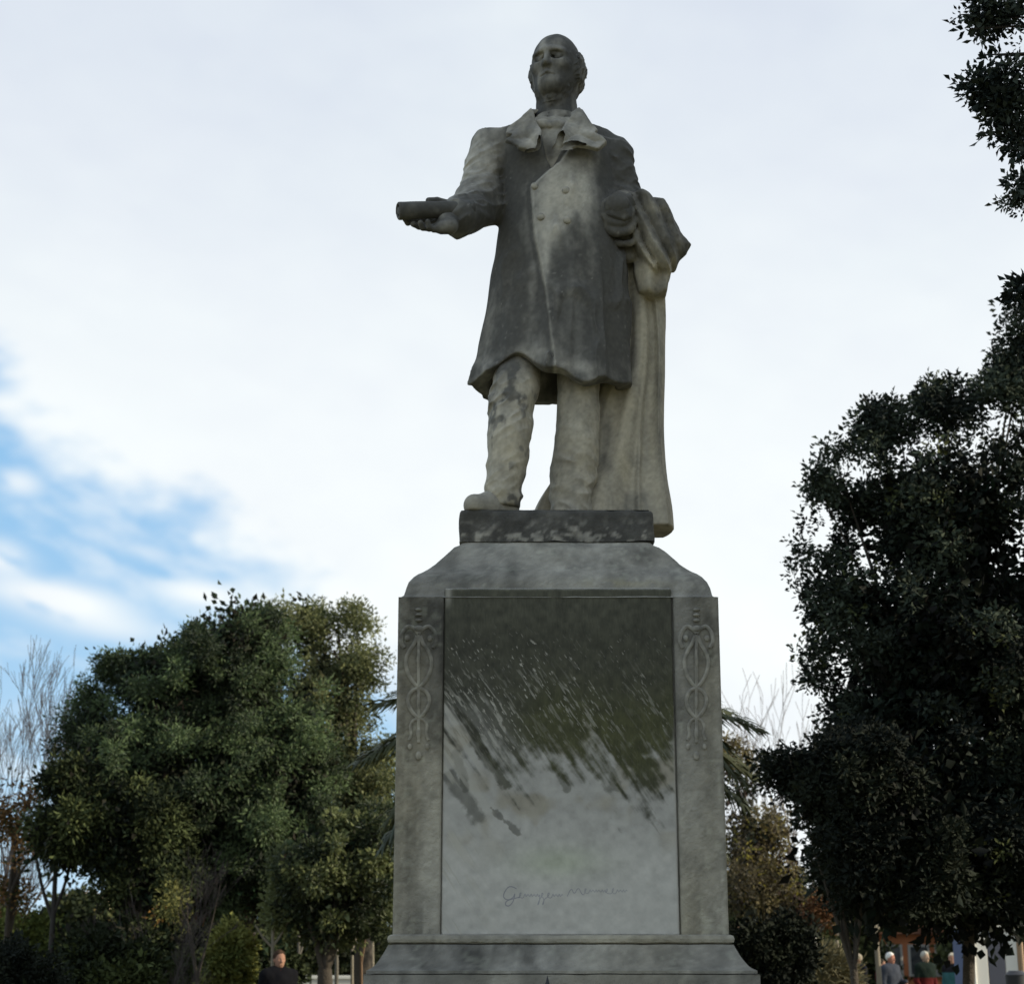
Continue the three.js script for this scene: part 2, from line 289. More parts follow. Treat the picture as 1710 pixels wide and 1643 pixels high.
    scr = Math.max(scr, 0.6 * sstep(0.5, 0.66, str) * sstep(1110, 1210, py) * sstep(860, 745, px));
    const green = clamp((0.3 + 0.7 * sstep(1100, 1230, py)) * (0.4 + big)) * clamp(sstep(1000, 1200, py) * sstep(1400, 1270, py) * sstep(760, 900, px) * (0.5 + big * 0.8));
    let dv = 0.05 * (0.55 + 0.9 * fine) * (0.85 + 0.3 * noise3(px / 2.2, py / 9, 4)) * lerp(1, 1.3, sstep(1080, 990, py) * (0.4 + big)), lv = 0.39 * (0.8 + 0.4 * fine) * lerp(0.8, 1.08, sstep(1290, 1450, py)) * (0.85 + 0.3 * big);
    const brown = sstep(0.5, 0.64, fbm3(X * 1.7 + 4, Y * 1.7, 9, 3)) * sstep(1470, 1330, py);
    let r = lerp(lv * lerp(1.0, 0.82, brown), dv * lerp(1.0, 1.12, green), m), g = lerp(lv * lerp(1.015, 0.79, brown), dv * lerp(1.03, 1.2, green), m), bl = lerp(lv * lerp(1.0, 0.68, brown), dv * lerp(0.78, 0.52, green), m);
    r = lerp(r, 0.4, scr); g = lerp(g, 0.4, scr); bl = lerp(bl, 0.37, scr);
    const pale = Math.exp(-(((px - 745) / 6) ** 2) - ((py - 988) / 18) ** 2) * 0.8 + 0.5 * sstep(1123, 1127, px) * sstep(1200, 1260, py) + 0.35 * sstep(984, 980, py) * fine;
    r = lerp(r, 0.33, pale); g = lerp(g, 0.33, pale); bl = lerp(bl, 0.31, pale);
    const moss = 0.45 * Math.exp(-(((px - 930) / 70) ** 2) - ((py - 1440) / 25) ** 2); r *= 1 - 0.3 * moss; g *= 1 - 0.16 * moss; bl *= 1 - 0.45 * moss;
    const o = (j * W + i) * 4; im.data[o] = g8(r * 1.05); im.data[o + 1] = g8(g); im.data[o + 2] = g8(bl * 0.92); im.data[o + 3] = 255;
    hgt[j * W + i] = clamp(0.55 + 0.25 * (fine - 0.5) + 0.18 * m * (0.4 + str) - 0.3 * scr);
  }
  cx2.putImageData(im, 0, 0);
  // the worn handwriting: a tall looped capital, small joined letters with tails, then a second word
  const wx = (px) => (px - 740) / 388 * W, wy = (py) => (py - 979) / 579 * H;
  const stroke = (pts, w, al) => { cx2.strokeStyle = `rgba(66,68,92,${al * 0.55})`; cx2.lineWidth = w; cx2.lineCap = cx2.lineJoin = 'round'; cx2.beginPath(); cx2.moveTo(wx(pts[0][0]), wy(pts[0][1])); for (let i = 1; i < pts.length - 1; i++) { const mx = (pts[i][0] + pts[i + 1][0]) / 2, my = (pts[i][1] + pts[i + 1][1]) / 2; cx2.quadraticCurveTo(wx(pts[i][0]), wy(pts[i][1]), wx(mx), wy(my)); } cx2.stroke(); };
  stroke([[862, 1484], [852, 1478], [843, 1488], [840, 1498], [848, 1503], [858, 1498], [860, 1490], [858, 1504], [850, 1513], [843, 1510], [846, 1503], [862, 1499], [872, 1496]], 3.2, 0.75);
  const word = (x0, n, s0, tails, al, y) => { const p = []; for (let i = 0; i < n; i++) { const q = (i * 7 + n) % 5, x = x0 + i * s0 + (q - 2) * 0.5; if (q % 2) p.push([x, y], [x + s0 * 0.5, y - 7 - q * 0.4], [x + s0 * 0.15, y - 8], [x + s0 * 0.05, y - 2], [x + s0 * 0.55, y + 0.5]); else p.push([x, y - 1], [x + s0 * 0.25, y - 8], [x + s0 * 0.4, y - 1], [x + s0 * 0.75, y - 7]); if (tails.includes(i)) p.push([x + s0 * 0.5, y + 10], [x + s0 * 0.2, y + 11], [x + s0 * 0.75, y]); } p.push([x0 + n * s0, y - 2]); stroke(p, 2.6, al); };
  word(866, 8, 9.2, [3, 4], 0.62, 1499);
  stroke([[946, 1496], [952, 1480], [957, 1495], [964, 1480], [970, 1495], [976, 1492]], 2.8, 0.6);
  word(973, 8, 9.0, [], 0.5, 1492);
  const tex = new THREE.CanvasTexture(cv); tex.colorSpace = THREE.SRGBColorSpace;
  const hb = new Uint8Array(W * H * 4); for (let j = 0; j < H; j++) for (let i = 0; i < W; i++) { const o = ((H - 1 - j) * W + i) * 4; hb[o] = hb[o + 1] = hb[o + 2] = hgt[j * W + i] * 255; hb[o + 3] = 255; }
  const ht = new THREE.DataTexture(hb, W, H); ht.magFilter = THREE.LinearFilter; ht.needsUpdate = true;
  const pw = panR - panL + 0.004, ph = yPanTop - yShaftBot - 0.006, pg = new RoundedBoxGeometry(pw, ph, 0.05, 3, 0.009);
  pg.translate((panL + panR) / 2, yShaftBot + ph / 2, -0.012 - 0.025);
  part(pedestal, 'inscription_panel', shiftP(pg), new THREE.MeshStandardMaterial({ map: tex, bumpMap: ht, bumpScale: 0.006, roughness: 0.9 }), 'grey panel, black with grime above and washed pale below, with a worn cursive line');
  // shoulder cap of the pedestal
  const prof = [[PH - 0.008, yCapBot]];
  for (const [px, py] of [[672.9, 994], [676.5, 982], [681, 972], [688.7, 963.5], [697, 958], [713, 950], [725, 942], [737, 931], [749.6, 919.7], [757, 914], [765.5, 911]]) {
    let inset = 0.01; for (let q = 0; q < 4; q++) inset = PH - (PCX - at(px, py, -inset)[0]);
    prof.push([PH - inset, at(px, py, -inset)[1]]);
  }
  prof.push([prof[prof.length - 1][0] - 0.02, PLINTH_BOT + 0.002]);
  for (let i = 1; i < prof.length; i++) prof[i][1] = Math.max(prof[i][1], prof[i - 1][1] + 0.002);
  const cg = squareLoft(prof, PCX, PCZ, 90, 0.014, 0.005, 1.25);
  tint(cg, (x, y, z) => { const c = stoneTone(x, y, z, 0.55 - 0.16 * sstep(0.45, 0.62, fbm3(x * 8, y * 3, z * 3 + 7, 3)), 0.35); const ochre = 0.5 * Math.exp(-(((x - PCX - 0.3) / 0.2) ** 2) - ((y - yCapBot - 0.075) / 0.022) ** 2) * sstep(0.3, 0.6, noise3(x * 20, y * 30, 2)); return [lerp(c[0], 0.3, ochre), lerp(c[1], 0.27, ochre), lerp(c[2], 0.17, ochre)]; });
  part(pedestal, 'shoulder_cap', shiftP(cg), stoneMat);
  // base mouldings
  const half = (pl, pr, py, z) => (at(pr, py, z)[0] - at(pl, py, z)[0]) / 2, Yp = (py, z) => at(932, py, z)[1];
  const hl = half(645, 1226, 1567, 0.03), y0 = Yp(1576, 0.03), y1 = Yp(1560.5, 0.03);
  const baseTone = (x, y, z) => { const d = stoneTone(x, y, z, 0.4 + 0.3 * sstep(0.5, 0.68, fbm3(x * 2.2 + 1, y * 5, 3, 3)), 0.25); return d; };
  part(pedestal, 'base_lip', shiftP(tint(squareLoft([[hl - 0.012, y0], [hl, y0 + 0.006], [hl + 0.004, (y0 + y1) / 2], [hl, y1 - 0.006], [hl - 0.014, y1]], PCX, PCZ, 90, 0.006, 0.004), (x, y, z) => stoneTone(x, y, z, 0.28, 0.55))), stoneMat);
  const hc = half(641, 1231, 1580, 0.03), hb0 = half(607, 1263, 1621, 0.09), yc1 = y0 - 0.003, yc0 = Yp(1621, 0.09);
  const cy = [[hb0, yc0 - 0.012], [hb0, yc0]]; for (let i = 1; i <= 14; i++) { const t = i / 14; cy.push([lerp(hb0 - 0.006, hc - 0.012, t ** 0.62 * (t < 1 ? 1 : 1)), lerp(yc0 + 0.004, yc1, t)]); }
  part(pedestal, 'cyma_moulding', shiftP(tint(squareLoft(cy, PCX, PCZ, 90, 0.012, 0.003, 1.0), baseTone)), stoneMat);
  part(pedestal, 'base_block', shiftP(tint(squareLoft([[hb0 + 0.01, 0.62], [hb0 + 0.01, yc0 - 0.016]], PCX, PCZ, 70, 0.03, 0.004), baseTone)), stoneMat);
  part(pedestal, 'step', shiftP(tint(squareLoft([[1.15, 0.32], [1.15, 0.61], [1.14, 0.618]], PCX, PCZ, 50, 0.06), baseTone)), stoneMat);
  part(pedestal, 'step', shiftP(tint(squareLoft([[1.5, 0.0], [1.5, 0.31], [1.49, 0.318]], PCX, PCZ, 50, 0.06), baseTone)), stoneMat);
  // small iron spike fixed to the base
  const sp = at3(914, 1636, 0.14), spike = mergeGeometries([new THREE.ConeGeometry(0.012, 0.05, 10).translate(0, 0.0, 0), new THREE.CylinderGeometry(0.013, 0.016, 0.12, 10).translate(0, -0.085, 0), new THREE.CylinderGeometry(0.009, 0.009, 0.07, 8).rotateX(Math.PI / 2).translate(0, -0.11, -0.03)]);
  part(pedestal, 'iron_spike', spike.translate(sp[0] - PCX, sp[1] - 0.005, hb0 + 0.05), plain(0.02, 0.022, 0.025, 0.6));
}

// ------------------------------------------------------------------ the statue
const SZ = -0.62, [SBX] = at(935, 850, SZ);
const statue = thing('statue', 'weathered stone statue of a standing man in a long coat holding out a scroll', 'statue', [SBX, PLINTH_TOP, SZ]);
const shiftS = (g) => g.translate(-SBX, -PLINTH_TOP, -SZ);
{
  const M = (py, z = SZ) => scaleAt(py, z);
  const C = (x0, y0, z0, x1, y1, z1, r0, r1) => cap(at3(x0, y0, z0), at3(x1, y1, z1), r0 * M(y0, z0), r1 * M(y1, z1));    // radii in pixels of the view
  // --- tones
  const blob = (x, y, px, py, rx, ry, z = -0.42) => { const [cx, cy] = at(px, py, z), s = M(py, z); return Math.exp(-(((x - cx) / (rx * s)) ** 2) - (((y - cy) / (ry * s)) ** 2)); };
  const carve = (light, dark, g, x, y, z, warm = 0.5) => {
    const sp = noise3(x * 64, y * 64, z * 64), f = fbm3(x * 24, y * 18, z * 24, 4), sp2 = noise3(x * 130, y * 130, z * 130); g += (f - 0.5) * 0.55;
    const li = sstep(0.68, 0.84, f * 0.5 + sp * 0.3 + sp2 * 0.2) * 0.5, v = lerp(lerp(light * 0.98, dark * 0.98, sstep(-0.1, 1.1, clamp(g))), light * 0.75, li) * (0.74 + 0.3 * sp + 0.24 * sp2), w = clamp(warm * (1 - 0.6 * g) + (fbm3(x * 4, y * 3, z * 4 + 8, 3) - 0.5) * 0.5);
    return [v * lerp(1.03, 1.12, w), v * 0.99, v * lerp(0.88, 0.72, w)];
  };
  const rid = (n) => 1 - Math.abs(2 * n - 1);
  const crease = (a, b, c) => { const r = rid(noise3(a, b, c)) * 0.65 + rid(noise3(a * 1.9 + 7, b * 1.9, c * 1.9)) * 0.35; return r * r; };
  const streaks = (x, y, z, s = 1) => fbm3(x * 13 * s, y * 1.7 * s, z * 13 * s, 4), patches = (x, y, z) => fbm3(x * 5, y * 4, z * 5, 4);
  // --- the coat's trunk
  const secs = [[188, 893, 968, 0.115], [203, 858, 992, 0.14], [222, 836, 1016, 0.175], [255, 832, 1028, 0.2], [300, 836, 1024, 0.215], [345, 836, 1026, 0.22], [400, 832, 1032, 0.225], [460, 825, 1040, 0.235], [530, 815, 1045, 0.25], [590, 804, 1048, 0.27], [640, 794, 1050, 0.285], [700, 782, 1052, 0.3]]
    .map(([py, l, r, rz]) => { const [xl, y] = at(l, py, SZ), [xr] = at(r, py, SZ); return [y, (xl + xr) / 2, SZ + 0.0, (xr - xl) / 2, rz]; });
  const trunk = loft(secs);
  const P2 = (list, z = -0.42) => poly2(list.map(([a, b]) => at(a, b, z)));
  const overlap = P2([[920, 284], [887, 312], [889, 350], [893, 400], [904, 452], [911, 500], [917, 560], [925, 615], [926, 720], [1090, 720], [1090, 215], [975, 215], [950, 250], [936, 272]]);
  const rightSleeve = blend([C(817, 244, SZ, 800, 338, SZ + 0.06, 31, 34), C(800, 338, SZ + 0.06, 768, 361, SZ + 0.34, 33, 27), C(803, 345, SZ + 0.1, 764, 368, SZ + 0.3, 27, 25)], 0.08);
  const leftSleeve = blend([C(1026, 262, SZ, 1040, 335, SZ - 0.02, 30, 28), C(1040, 335, SZ - 0.02, 1034, 352, SZ + 0.16, 27, 24)], 0.06);
  const yokeL = C(918, 205, SZ - 0.02, 822, 235, SZ, 17, 25), yokeR = C(944, 208, SZ - 0.02, 1030, 255, SZ, 17, 24);
  const yCav = at(900, 560, SZ)[1], yHem = 4.425, [thX] = at(858, 600, -0.35), [rtX] = at(985, 640, -0.35);
  const lapDip = P2([[893, 186], [906, 225], [912, 262], [921, 282], [934, 258], [948, 222], [962, 188]]);
  const elbowA = at3(800, 338, SZ + 0.06), shA = at3(816, 240, SZ);
  const coatField = (x, y, z) => {
    let t = trunk(x, y, z);
    const fold = (fbm3(x * 7 + 2, y * 1.5, z * 7, 3) - 0.5) * 0.03 * sstep(4.95, 4.5, y) + (fbm3(x * 12, y * 5, z * 12, 3) - 0.5) * 0.014;
    const front = z > SZ ? 1 : 0;
    let off = 0;
    if (front) { off = 0.016 * sstep(0.007, -0.007, overlap(x, y)); off -= 0.055 * sstep(0.01, -0.02, lapDip(x, y)); }
    // long drag folds from chest to hem
    const ang = Math.atan2(x - trunk.get(y)[0], z - SZ);
    off += 0.034 * (crease(ang * 1.9 + 3, y * 0.8 + ang * 0.5, 2) - 0.3) * sstep(5.5, 4.6, y); off += 0.01 * sstep(5.1, 4.5, y) * Math.sin(ang * 9 + 1.5 * Math.sin(y * 3) + 0.7) * (0.4 + noise3(ang * 2, y, 3));
    const cr = Math.abs(fbm3(x * 6 + 4, y * 2.2, z * 6, 3) - 0.5); t = t - off - fold - 0.02 * (0.12 - Math.min(cr, 0.12)) / 0.12 * sstep(0.35, 0.6, noise3(x * 4, y * 3, z * 4 + 9));
    let d = smin(t, yokeL(x, y, z), 0.07); d = smin(d, yokeR(x, y, z), 0.07);
    // creased sleeves
    let rs = rightSleeve(x, y, z);
    if (rs < 0.12) { const s = ((x - shA[0]) * (elbowA[0] - shA[0]) + (y - shA[1]) * (elbowA[1] - shA[1])) / 0.11; rs -= 0.021 * (crease(x * 5 + y * 6, y * 13 - x * 9, z * 5) - 0.35) * sstep(-0.1, 0.4, s) + (fbm3(x * 16, y * 22, z * 16, 2) - 0.5) * 0.01; }
    d = smin(d, rs, 0.035);
    let ls = leftSleeve(x, y, z); if (ls < 0.12) ls -= 0.026 * (crease(x * 6 - y * 5, y * 12 + x * 6, z * 6 + 3) - 0.35);
    d = smin(d, ls, 0.03);
    if (y < yCav + 0.1) d = smax(d, -Math.max(trunk(x, y, z) + 0.066, y - yCav), 0.02);
    if (y < yHem + 0.3) {
      const fr = sstep(SZ - 0.05, SZ + 0.2, z), hem = yHem + fr * (0.10 * Math.exp(-(((x - thX) / 0.13) ** 2)) - 0.05 * Math.exp(-(((x - rtX) / 0.14) ** 2)) + 0.012 * Math.sin(x * 31)) ;
      d = smax(d, hem - y, 0.012);
    }
    // cuff opening of the outstretched sleeve
    return d;
  };
  const od0 = (x, y) => overlap(x, y);
  const coatTone = (x, y, z) => {
    const st = streaks(x, y, z), pa = patches(x, y, z);
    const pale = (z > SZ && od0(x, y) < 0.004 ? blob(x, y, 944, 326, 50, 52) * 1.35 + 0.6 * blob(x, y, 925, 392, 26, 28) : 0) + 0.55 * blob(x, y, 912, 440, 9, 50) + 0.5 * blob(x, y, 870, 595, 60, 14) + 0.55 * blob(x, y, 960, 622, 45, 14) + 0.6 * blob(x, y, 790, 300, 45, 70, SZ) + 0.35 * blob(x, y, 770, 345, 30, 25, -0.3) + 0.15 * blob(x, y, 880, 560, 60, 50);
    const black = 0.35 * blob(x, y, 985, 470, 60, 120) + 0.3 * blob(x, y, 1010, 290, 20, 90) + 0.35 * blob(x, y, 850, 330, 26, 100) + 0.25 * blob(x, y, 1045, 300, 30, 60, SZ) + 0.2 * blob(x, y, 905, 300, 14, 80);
    const od = z > SZ ? overlap(x, y) : 1, edgeShade = y < 5.9 ? 0.3 * Math.exp(-(((od + 0.004) / 0.007) ** 2)) - 0.25 * Math.exp(-(((od - 0.016) / 0.012) ** 2)) : 0;  // edge highlight and crease shade painted along the coat overlap
    return carve(0.45, 0.072, 0.88 - edgeShade - pale * 0.8 + black + (st - 0.5) * 0.75 + (pa - 0.5) * 0.9, x, y, z, 0.4);
  };
  const lo = at3(725, 700, SZ - 0.35), hi = at3(1080, 170, SZ + 0.45);
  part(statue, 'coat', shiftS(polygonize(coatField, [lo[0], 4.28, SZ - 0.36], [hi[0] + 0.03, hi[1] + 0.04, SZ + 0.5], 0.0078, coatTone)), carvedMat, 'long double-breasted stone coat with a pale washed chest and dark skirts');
  // --- lapels and collar lying on the coat
  const lapY0 = at(900, 215, -0.46)[1], lapY1 = at(900, 250, -0.46)[1];
  const shell = (poly, th, lift, bevel) => (x, y, z) => {
    const q = smin(smin(trunk(x, y, z), yokeL(x, y, z), 0.07), yokeR(x, y, z), 0.07);
    const wav = (fbm3(x * 13, y * 13, z * 5, 3) - 0.5) * 0.06;
    return smax(smax(poly(x, y) + wav * 0.7, Math.abs(q - lift - wav * 0.5 - 0.05 * sstep(-0.1, 0, poly(x, y)) * sstep(lapY0, lapY1, y)) - th, bevel), SZ - 0.02 - z, 0.01);
  };
  const lapTone = (x, y, z) => carve(0.36, 0.08, 0.52 + 0.7 * blob(x, y, 918, 206, 11, 7, SZ + 0.17) + 0.35 * blob(x, y, 918, 262, 8, 26) - 0.25 * blob(x, y, 985, 235, 22, 22) - 0.2 * blob(x, y, 870, 240, 16, 20) + (patches(x, y, z) - 0.5) * 2.0 + (streaks(x, y, z) - 0.5) * 0.8, x, y, z, 0.55);
  const lapels = [
    [[[888, 180], [870, 200], [848, 214], [840, 228], [852, 238], [840, 246], [866, 264], [880, 264], [893, 278], [903, 262], [902, 240], [893, 205]], 0.046],
    [[[968, 182], [988, 210], [998, 226], [994, 236], [1014, 250], [998, 268], [962, 264], [948, 270], [925, 288], [912, 284], [926, 258], [940, 226], [958, 195]], 0.048]];
  for (const [pl, lift] of lapels) part(statue, 'lapel', shiftS(polygonize(shell(P2(pl, -0.46), 0.021, lift, 0.012), at3(838, 300, SZ - 0.06), [at(1015, 300, SZ)[0], at(900, 165, SZ)[1], SZ + 0.3], 0.0065, lapTone)), carvedMat);
  // standing collar behind the neck, shirt front and tie
  const nk0 = at3(930, 196, SZ - 0.02), nk1 = at3(929, 176, SZ - 0.02);
  const collar = (x, y, z) => { const dx = x - nk0[0], dz = z - nk0[2], r = hyp(dx * dx * 1.0 + dz * dz * 1.12); const yy = y - nk0[1]; const flare = 0.128 + 0.04 * sstep(0.05, -0.06, yy); const openF = sstep(-0.01, 0.07, dz); return smax(smax(Math.abs(r - flare) - 0.014, Math.abs(yy + 0.01) - 0.062 + 0.045 * openF, 0.012), dz - 0.09, 0.01); };
  part(statue, 'collar', shiftS(polygonize(collar, [nk0[0] - 0.22, nk0[1] - 0.1, nk0[2] - 0.22], [nk0[0] + 0.22, nk0[1] + 0.09, nk0[2] + 0.14], 0.007, lapTone)), carvedMat);
  const tieC = at3(918, 207, SZ + 0.17);
  const shirt = (x, y, z) => { const a = Math.max(Math.abs(trunk(x, y, z) + 0.03) - 0.02, lapDip(x, y) - 0.004); const tie = Math.min(ell([tieC[0] - 0.035, tieC[1] + 0.0, tieC[2] + 0.0], [0.046, 0.03, 0.024])(x, y, z), ell([tieC[0] + 0.04, tieC[1] - 0.004, tieC[2]], [0.046, 0.028, 0.024])(x, y, z), ell([tieC[0], tieC[1] - 0.01, tieC[2] + 0.012], [0.017, 0.02, 0.017])(x, y, z)); const c2 = cap([nk0[0], nk0[1] - 0.06, nk0[2] + 0.03], [nk0[0], nk0[1] + 0.0, nk0[2] + 0.03], 0.118, 0.108)(x, y, z); const wing = c2; return smin(smin(smax(a, SZ - z, 0.01), tie, 0.01), Math.abs(wing) - 0.006, 0.012) + (fbm3(x * 26, y * 26, z * 26, 2) - 0.5) * 0.01; };
  part(statue, 'shirt_front', shiftS(polygonize(shirt, [tieC[0] - 0.16, tieC[1] - 0.3, SZ - 0.16], [tieC[0] + 0.2, tieC[1] + 0.1, SZ + 0.27], 0.0065, lapTone)), carvedMat);
  // --- buttons
  for (const [px, py] of [[893, 312], [945, 321], [903, 366], [947, 372]]) {
    const [x0, y0] = at(px, py, SZ + 0.21); let z = SZ + 0.4; while (z > SZ && coatField(x0, y0, z) > 0.004) z -= 0.003;
    const b = new THREE.SphereGeometry(0.021, 14, 10); b.scale(1, 1, 0.62); b.translate(x0, y0, z);
    part(statue, 'button', shiftS(tint(b, (x, y, q) => carve(0.36, 0.1, 0.2 + (noise3(x * 90, y * 90, q * 90) - 0.5), x, y, q))), carvedMat);
  }
  // --- trousers
  const legL = [[575, 834, 904, -0.62], [605, 828, 902, -0.55], [640, 823, 900, -0.49], [690, 819, 890, -0.44], [740, 815, 886, -0.42], [785, 812, 880, -0.42], [815, 812, 872, -0.415], [838, 816, 868, -0.41], [862, 820, 868, -0.41]];
  const legR = [[600, 930, 1004, -0.6], [650, 930, 1001, -0.585], [700, 929, 1002, -0.575], [750, 926, 1000, -0.575], [800, 922, 994, -0.575], [840, 919, 988, -0.575], [882, 916, 986, -0.575]];
  const legLoft = (L) => loft(L.map(([py, l, r, z]) => { const [xl, y] = at(l, py, z), [xr] = at(r, py, z); return [y, (xl + xr) / 2, z, (xr - xl) / 2, (xr - xl) / 2 * 1.12]; }));
  const fL = legLoft(legL), fR = legLoft(legR), yB = PLINTH_TOP + 0.035;
  const kneeY = at(855, 690, -0.43)[1], ankY = at(845, 815, -0.41)[1], hipY = at(900, 560, -0.5)[1];
  const trouser = (x, y, z) => {
    const w = (fbm3(x * 8 + 1, y * 5, z * 8, 3) - 0.5) * 0.022;
    let a = fL(x, y, z) + w * 0.9 - 0.024 * (crease(x * 6 + y * 4, y * 10 - x * 7, z * 5) - 0.35) * (0.35 + Math.exp(-(((y - kneeY - 0.04) / 0.14) ** 2)) + 0.9 * Math.exp(-(((y - ankY) / 0.09) ** 2)));
    let b = fR(x, y, z) + w * 0.7 - 0.022 * (crease(x * 5 - y * 4, y * 9 + x * 6, z * 5 + 4) - 0.35) * (0.35 + Math.exp(-(((y - PLINTH_TOP - 0.2) / 0.16) ** 2)));
    let d = Math.min(a, b);
    d = smin(d, cap(at3(875, 575, -0.62), at3(960, 575, -0.62), 0.11, 0.11)(x, y, z), 0.05);
    return smax(smax(d, yB - y, 0.015), y - hipY, 0.02);
  };
  const legTone = (x, y, z) => { const marks = sstep(0.55, 0.66, fbm3(x * 16, y * 13, z * 16 + 3, 4)) * 0.5 * sstep(0.12, -0.12, x - at(905, 700, -0.43)[0]); return carve(0.42, 0.09, 0.28 + marks + (streaks(x, y, z) - 0.5) * 0.9 + (patches(x, y, z) - 0.5) * 0.8 + 0.35 * blob(x, y, 865, 600, 60, 22), x, y, z, 0.85); };
  part(statue, 'trousers', shiftS(polygonize(trouser, [at(800, 700, -0.5)[0], PLINTH_TOP - 0.01, SZ - 0.2], [at(1015, 700, SZ)[0], hipY + 0.03, SZ + 0.4], 0.0075, legTone)), carvedMat, 'creased pale stone trousers with dark spots');
  // --- shoes
  const shoe = (heel, toe) => blend([cap([heel[0], PLINTH_TOP + 0.05, heel[2]], [toe[0], PLINTH_TOP + 0.035, toe[2]], 0.058, 0.048), cap([heel[0], PLINTH_TOP + 0.1, heel[2]], [lerp(heel[0], toe[0], 0.55), PLINTH_TOP + 0.06, lerp(heel[2], toe[2], 0.55)], 0.055, 0.05), cap([heel[0], PLINTH_TOP + 0.02, heel[2]], [toe[0], PLINTH_TOP + 0.016, toe[2]], 0.05, 0.045)], 0.03);
  for (const [h, t] of [[at3(847, 850, -0.42), at3(792, 850, -0.315)], [at3(952, 850, -0.62), at3(955, 850, -0.50)]]) {
    const f = shoe(h, t), g = (x, y, z) => smax(f(x, y, z), PLINTH_TOP - 0.004 - y, 0.008);
    part(statue, 'shoe', shiftS(polygonize(g, [Math.min(h[0], t[0]) - 0.1, PLINTH_TOP - 0.02, h[2] - 0.1], [Math.max(h[0], t[0]) + 0.1, PLINTH_TOP + 0.22, t[2] + 0.1], 0.007, (x, y, z) => carve(0.34, 0.1, 0.35 + (patches(x, y, z) - 0.5) * 1.6, x, y, z, 0.6))), carvedMat);
  }
  // --- body: head, neck, arm and hand, one figure under the clothes
  const HS = 1.6, hc = at3(929, 114, SZ + 0.02), yaw = -0.36, pit = -0.03, cyw = Math.cos(yaw), syw = Math.sin(yaw), cp = Math.cos(pit), sp = Math.sin(pit);
  const hl = (list, k) => blend(list, k);
  const skull = hl([ell([0, 0.028, -0.012], [0.077, 0.094, 0.098]), ell([0, -0.03, 0.028], [0.064, 0.088, 0.064])], 0.05);
  const jaw = hl([cap([-0.05, -0.06, 0.0], [-0.018, -0.098, 0.062], 0.022, 0.022), cap([0.05, -0.06, 0.0], [0.018, -0.098, 0.062], 0.022, 0.022), ell([0, -0.1, 0.066], [0.026, 0.022, 0.022])], 0.03);
  const brow = hl([cap([-0.048, 0.014, 0.072], [-0.012, 0.019, 0.092], 0.0105, 0.012), cap([0.048, 0.014, 0.072], [0.012, 0.019, 0.092], 0.0105, 0.012)], 0.012);
  const cheek = hl([ell([-0.043, -0.03, 0.063], [0.02, 0.018, 0.018]), ell([0.043, -0.03, 0.063], [0.02, 0.018, 0.018])], 0.01);
  const nose = hl([cap([0, 0.014, 0.088], [0, -0.034, 0.108], 0.0075, 0.0095), ell([-0.0105, -0.037, 0.096], [0.0075, 0.0065, 0.01]), ell([0.0105, -0.037, 0.096], [0.0075, 0.0065, 0.01])], 0.012);
  const lips = hl([cap([-0.021, -0.071, 0.081], [0, -0.064, 0.093], 0.0055, 0.007), cap([0.021, -0.071, 0.081], [0, -0.064, 0.093], 0.0055, 0.007), cap([-0.015, -0.082, 0.082], [0.015, -0.082, 0.082], 0.0065, 0.0065)], 0.006);
  const hair = hl([ell([-0.07, -0.006, -0.016], [0.023, 0.055, 0.05]), ell([0.07, -0.006, -0.016], [0.023, 0.055, 0.05]), ell([0, -0.01, -0.075], [0.072, 0.075, 0.04]), cap([-0.066, -0.02, 0.012], [-0.055, -0.07, 0.02], 0.015, 0.012), cap([0.066, -0.02, 0.012], [0.055, -0.07, 0.02], 0.015, 0.012), cap([-0.04, -0.1, 0.03], [0, -0.12, 0.046], 0.013, 0.014), cap([0.04, -0.1, 0.03], [0, -0.12, 0.046], 0.013, 0.014)], 0.03);
  const ears = hl([ell([-0.087, -0.008, -0.005], [0.012, 0.03, 0.018]), ell([0.087, -0.008, -0.005], [0.012, 0.03, 0.018])], 0.004);
  const headLocal = (x, y, z) => {
    let d = smin(skull(x, y, z), jaw(x, y, z), 0.035);
    d = smin(d, brow(x, y, z), 0.014); d = smin(d, cheek(x, y, z), 0.02);
    for (const s of [-1, 1]) { d = smax(d, -ell([0.031 * s, -0.002, 0.089], [0.0235, 0.015, 0.024])(x, y, z), 0.008); }
    for (const s of [-1, 1]) d = Math.min(d, smax(ell([0.031 * s, -0.002, 0.068], [0.0145, 0.0125, 0.0135])(x, y, z), 0, 0.001));
    for (const s of [-1, 1]) d = smin(d, cap([0.016 * s, 0.006, 0.082], [0.045 * s, 0.004, 0.072], 0.0045, 0.004)(x, y, z), 0.006);
    d = smin(d, nose(x, y, z), 0.008); d = smin(d, lips(x, y, z), 0.006);
    d = smax(d, -smin(cap([-0.024, -0.0755, 0.088], [0, -0.0725, 0.098], 0.0022, 0.0022)(x, y, z), cap([0.024, -0.0755, 0.088], [0, -0.0725, 0.098], 0.0022, 0.0022)(x, y, z), 0.002), 0.004);
    const hw = hair(x, y, z) + (crease(x * 40, y * 26 + z * 20, z * 40) - 0.3) * -0.012;
    d = smin(d, hw, 0.005); d = smin(d, ears(x, y, z), 0.006);
    return d;
  };
  const head = (x, y, z) => { x = (x - hc[0]) / HS; y = (y - hc[1]) / HS; z = (z - hc[2]) / HS; const x1 = x * cyw - z * syw, z1 = x * syw + z * cyw; const y2 = y * cp - z1 * -sp, z2 = -y * sp * 1 + z1 * cp; return headLocal(x1, y * cp + z1 * sp, z1 * cp - y * sp) * HS; };
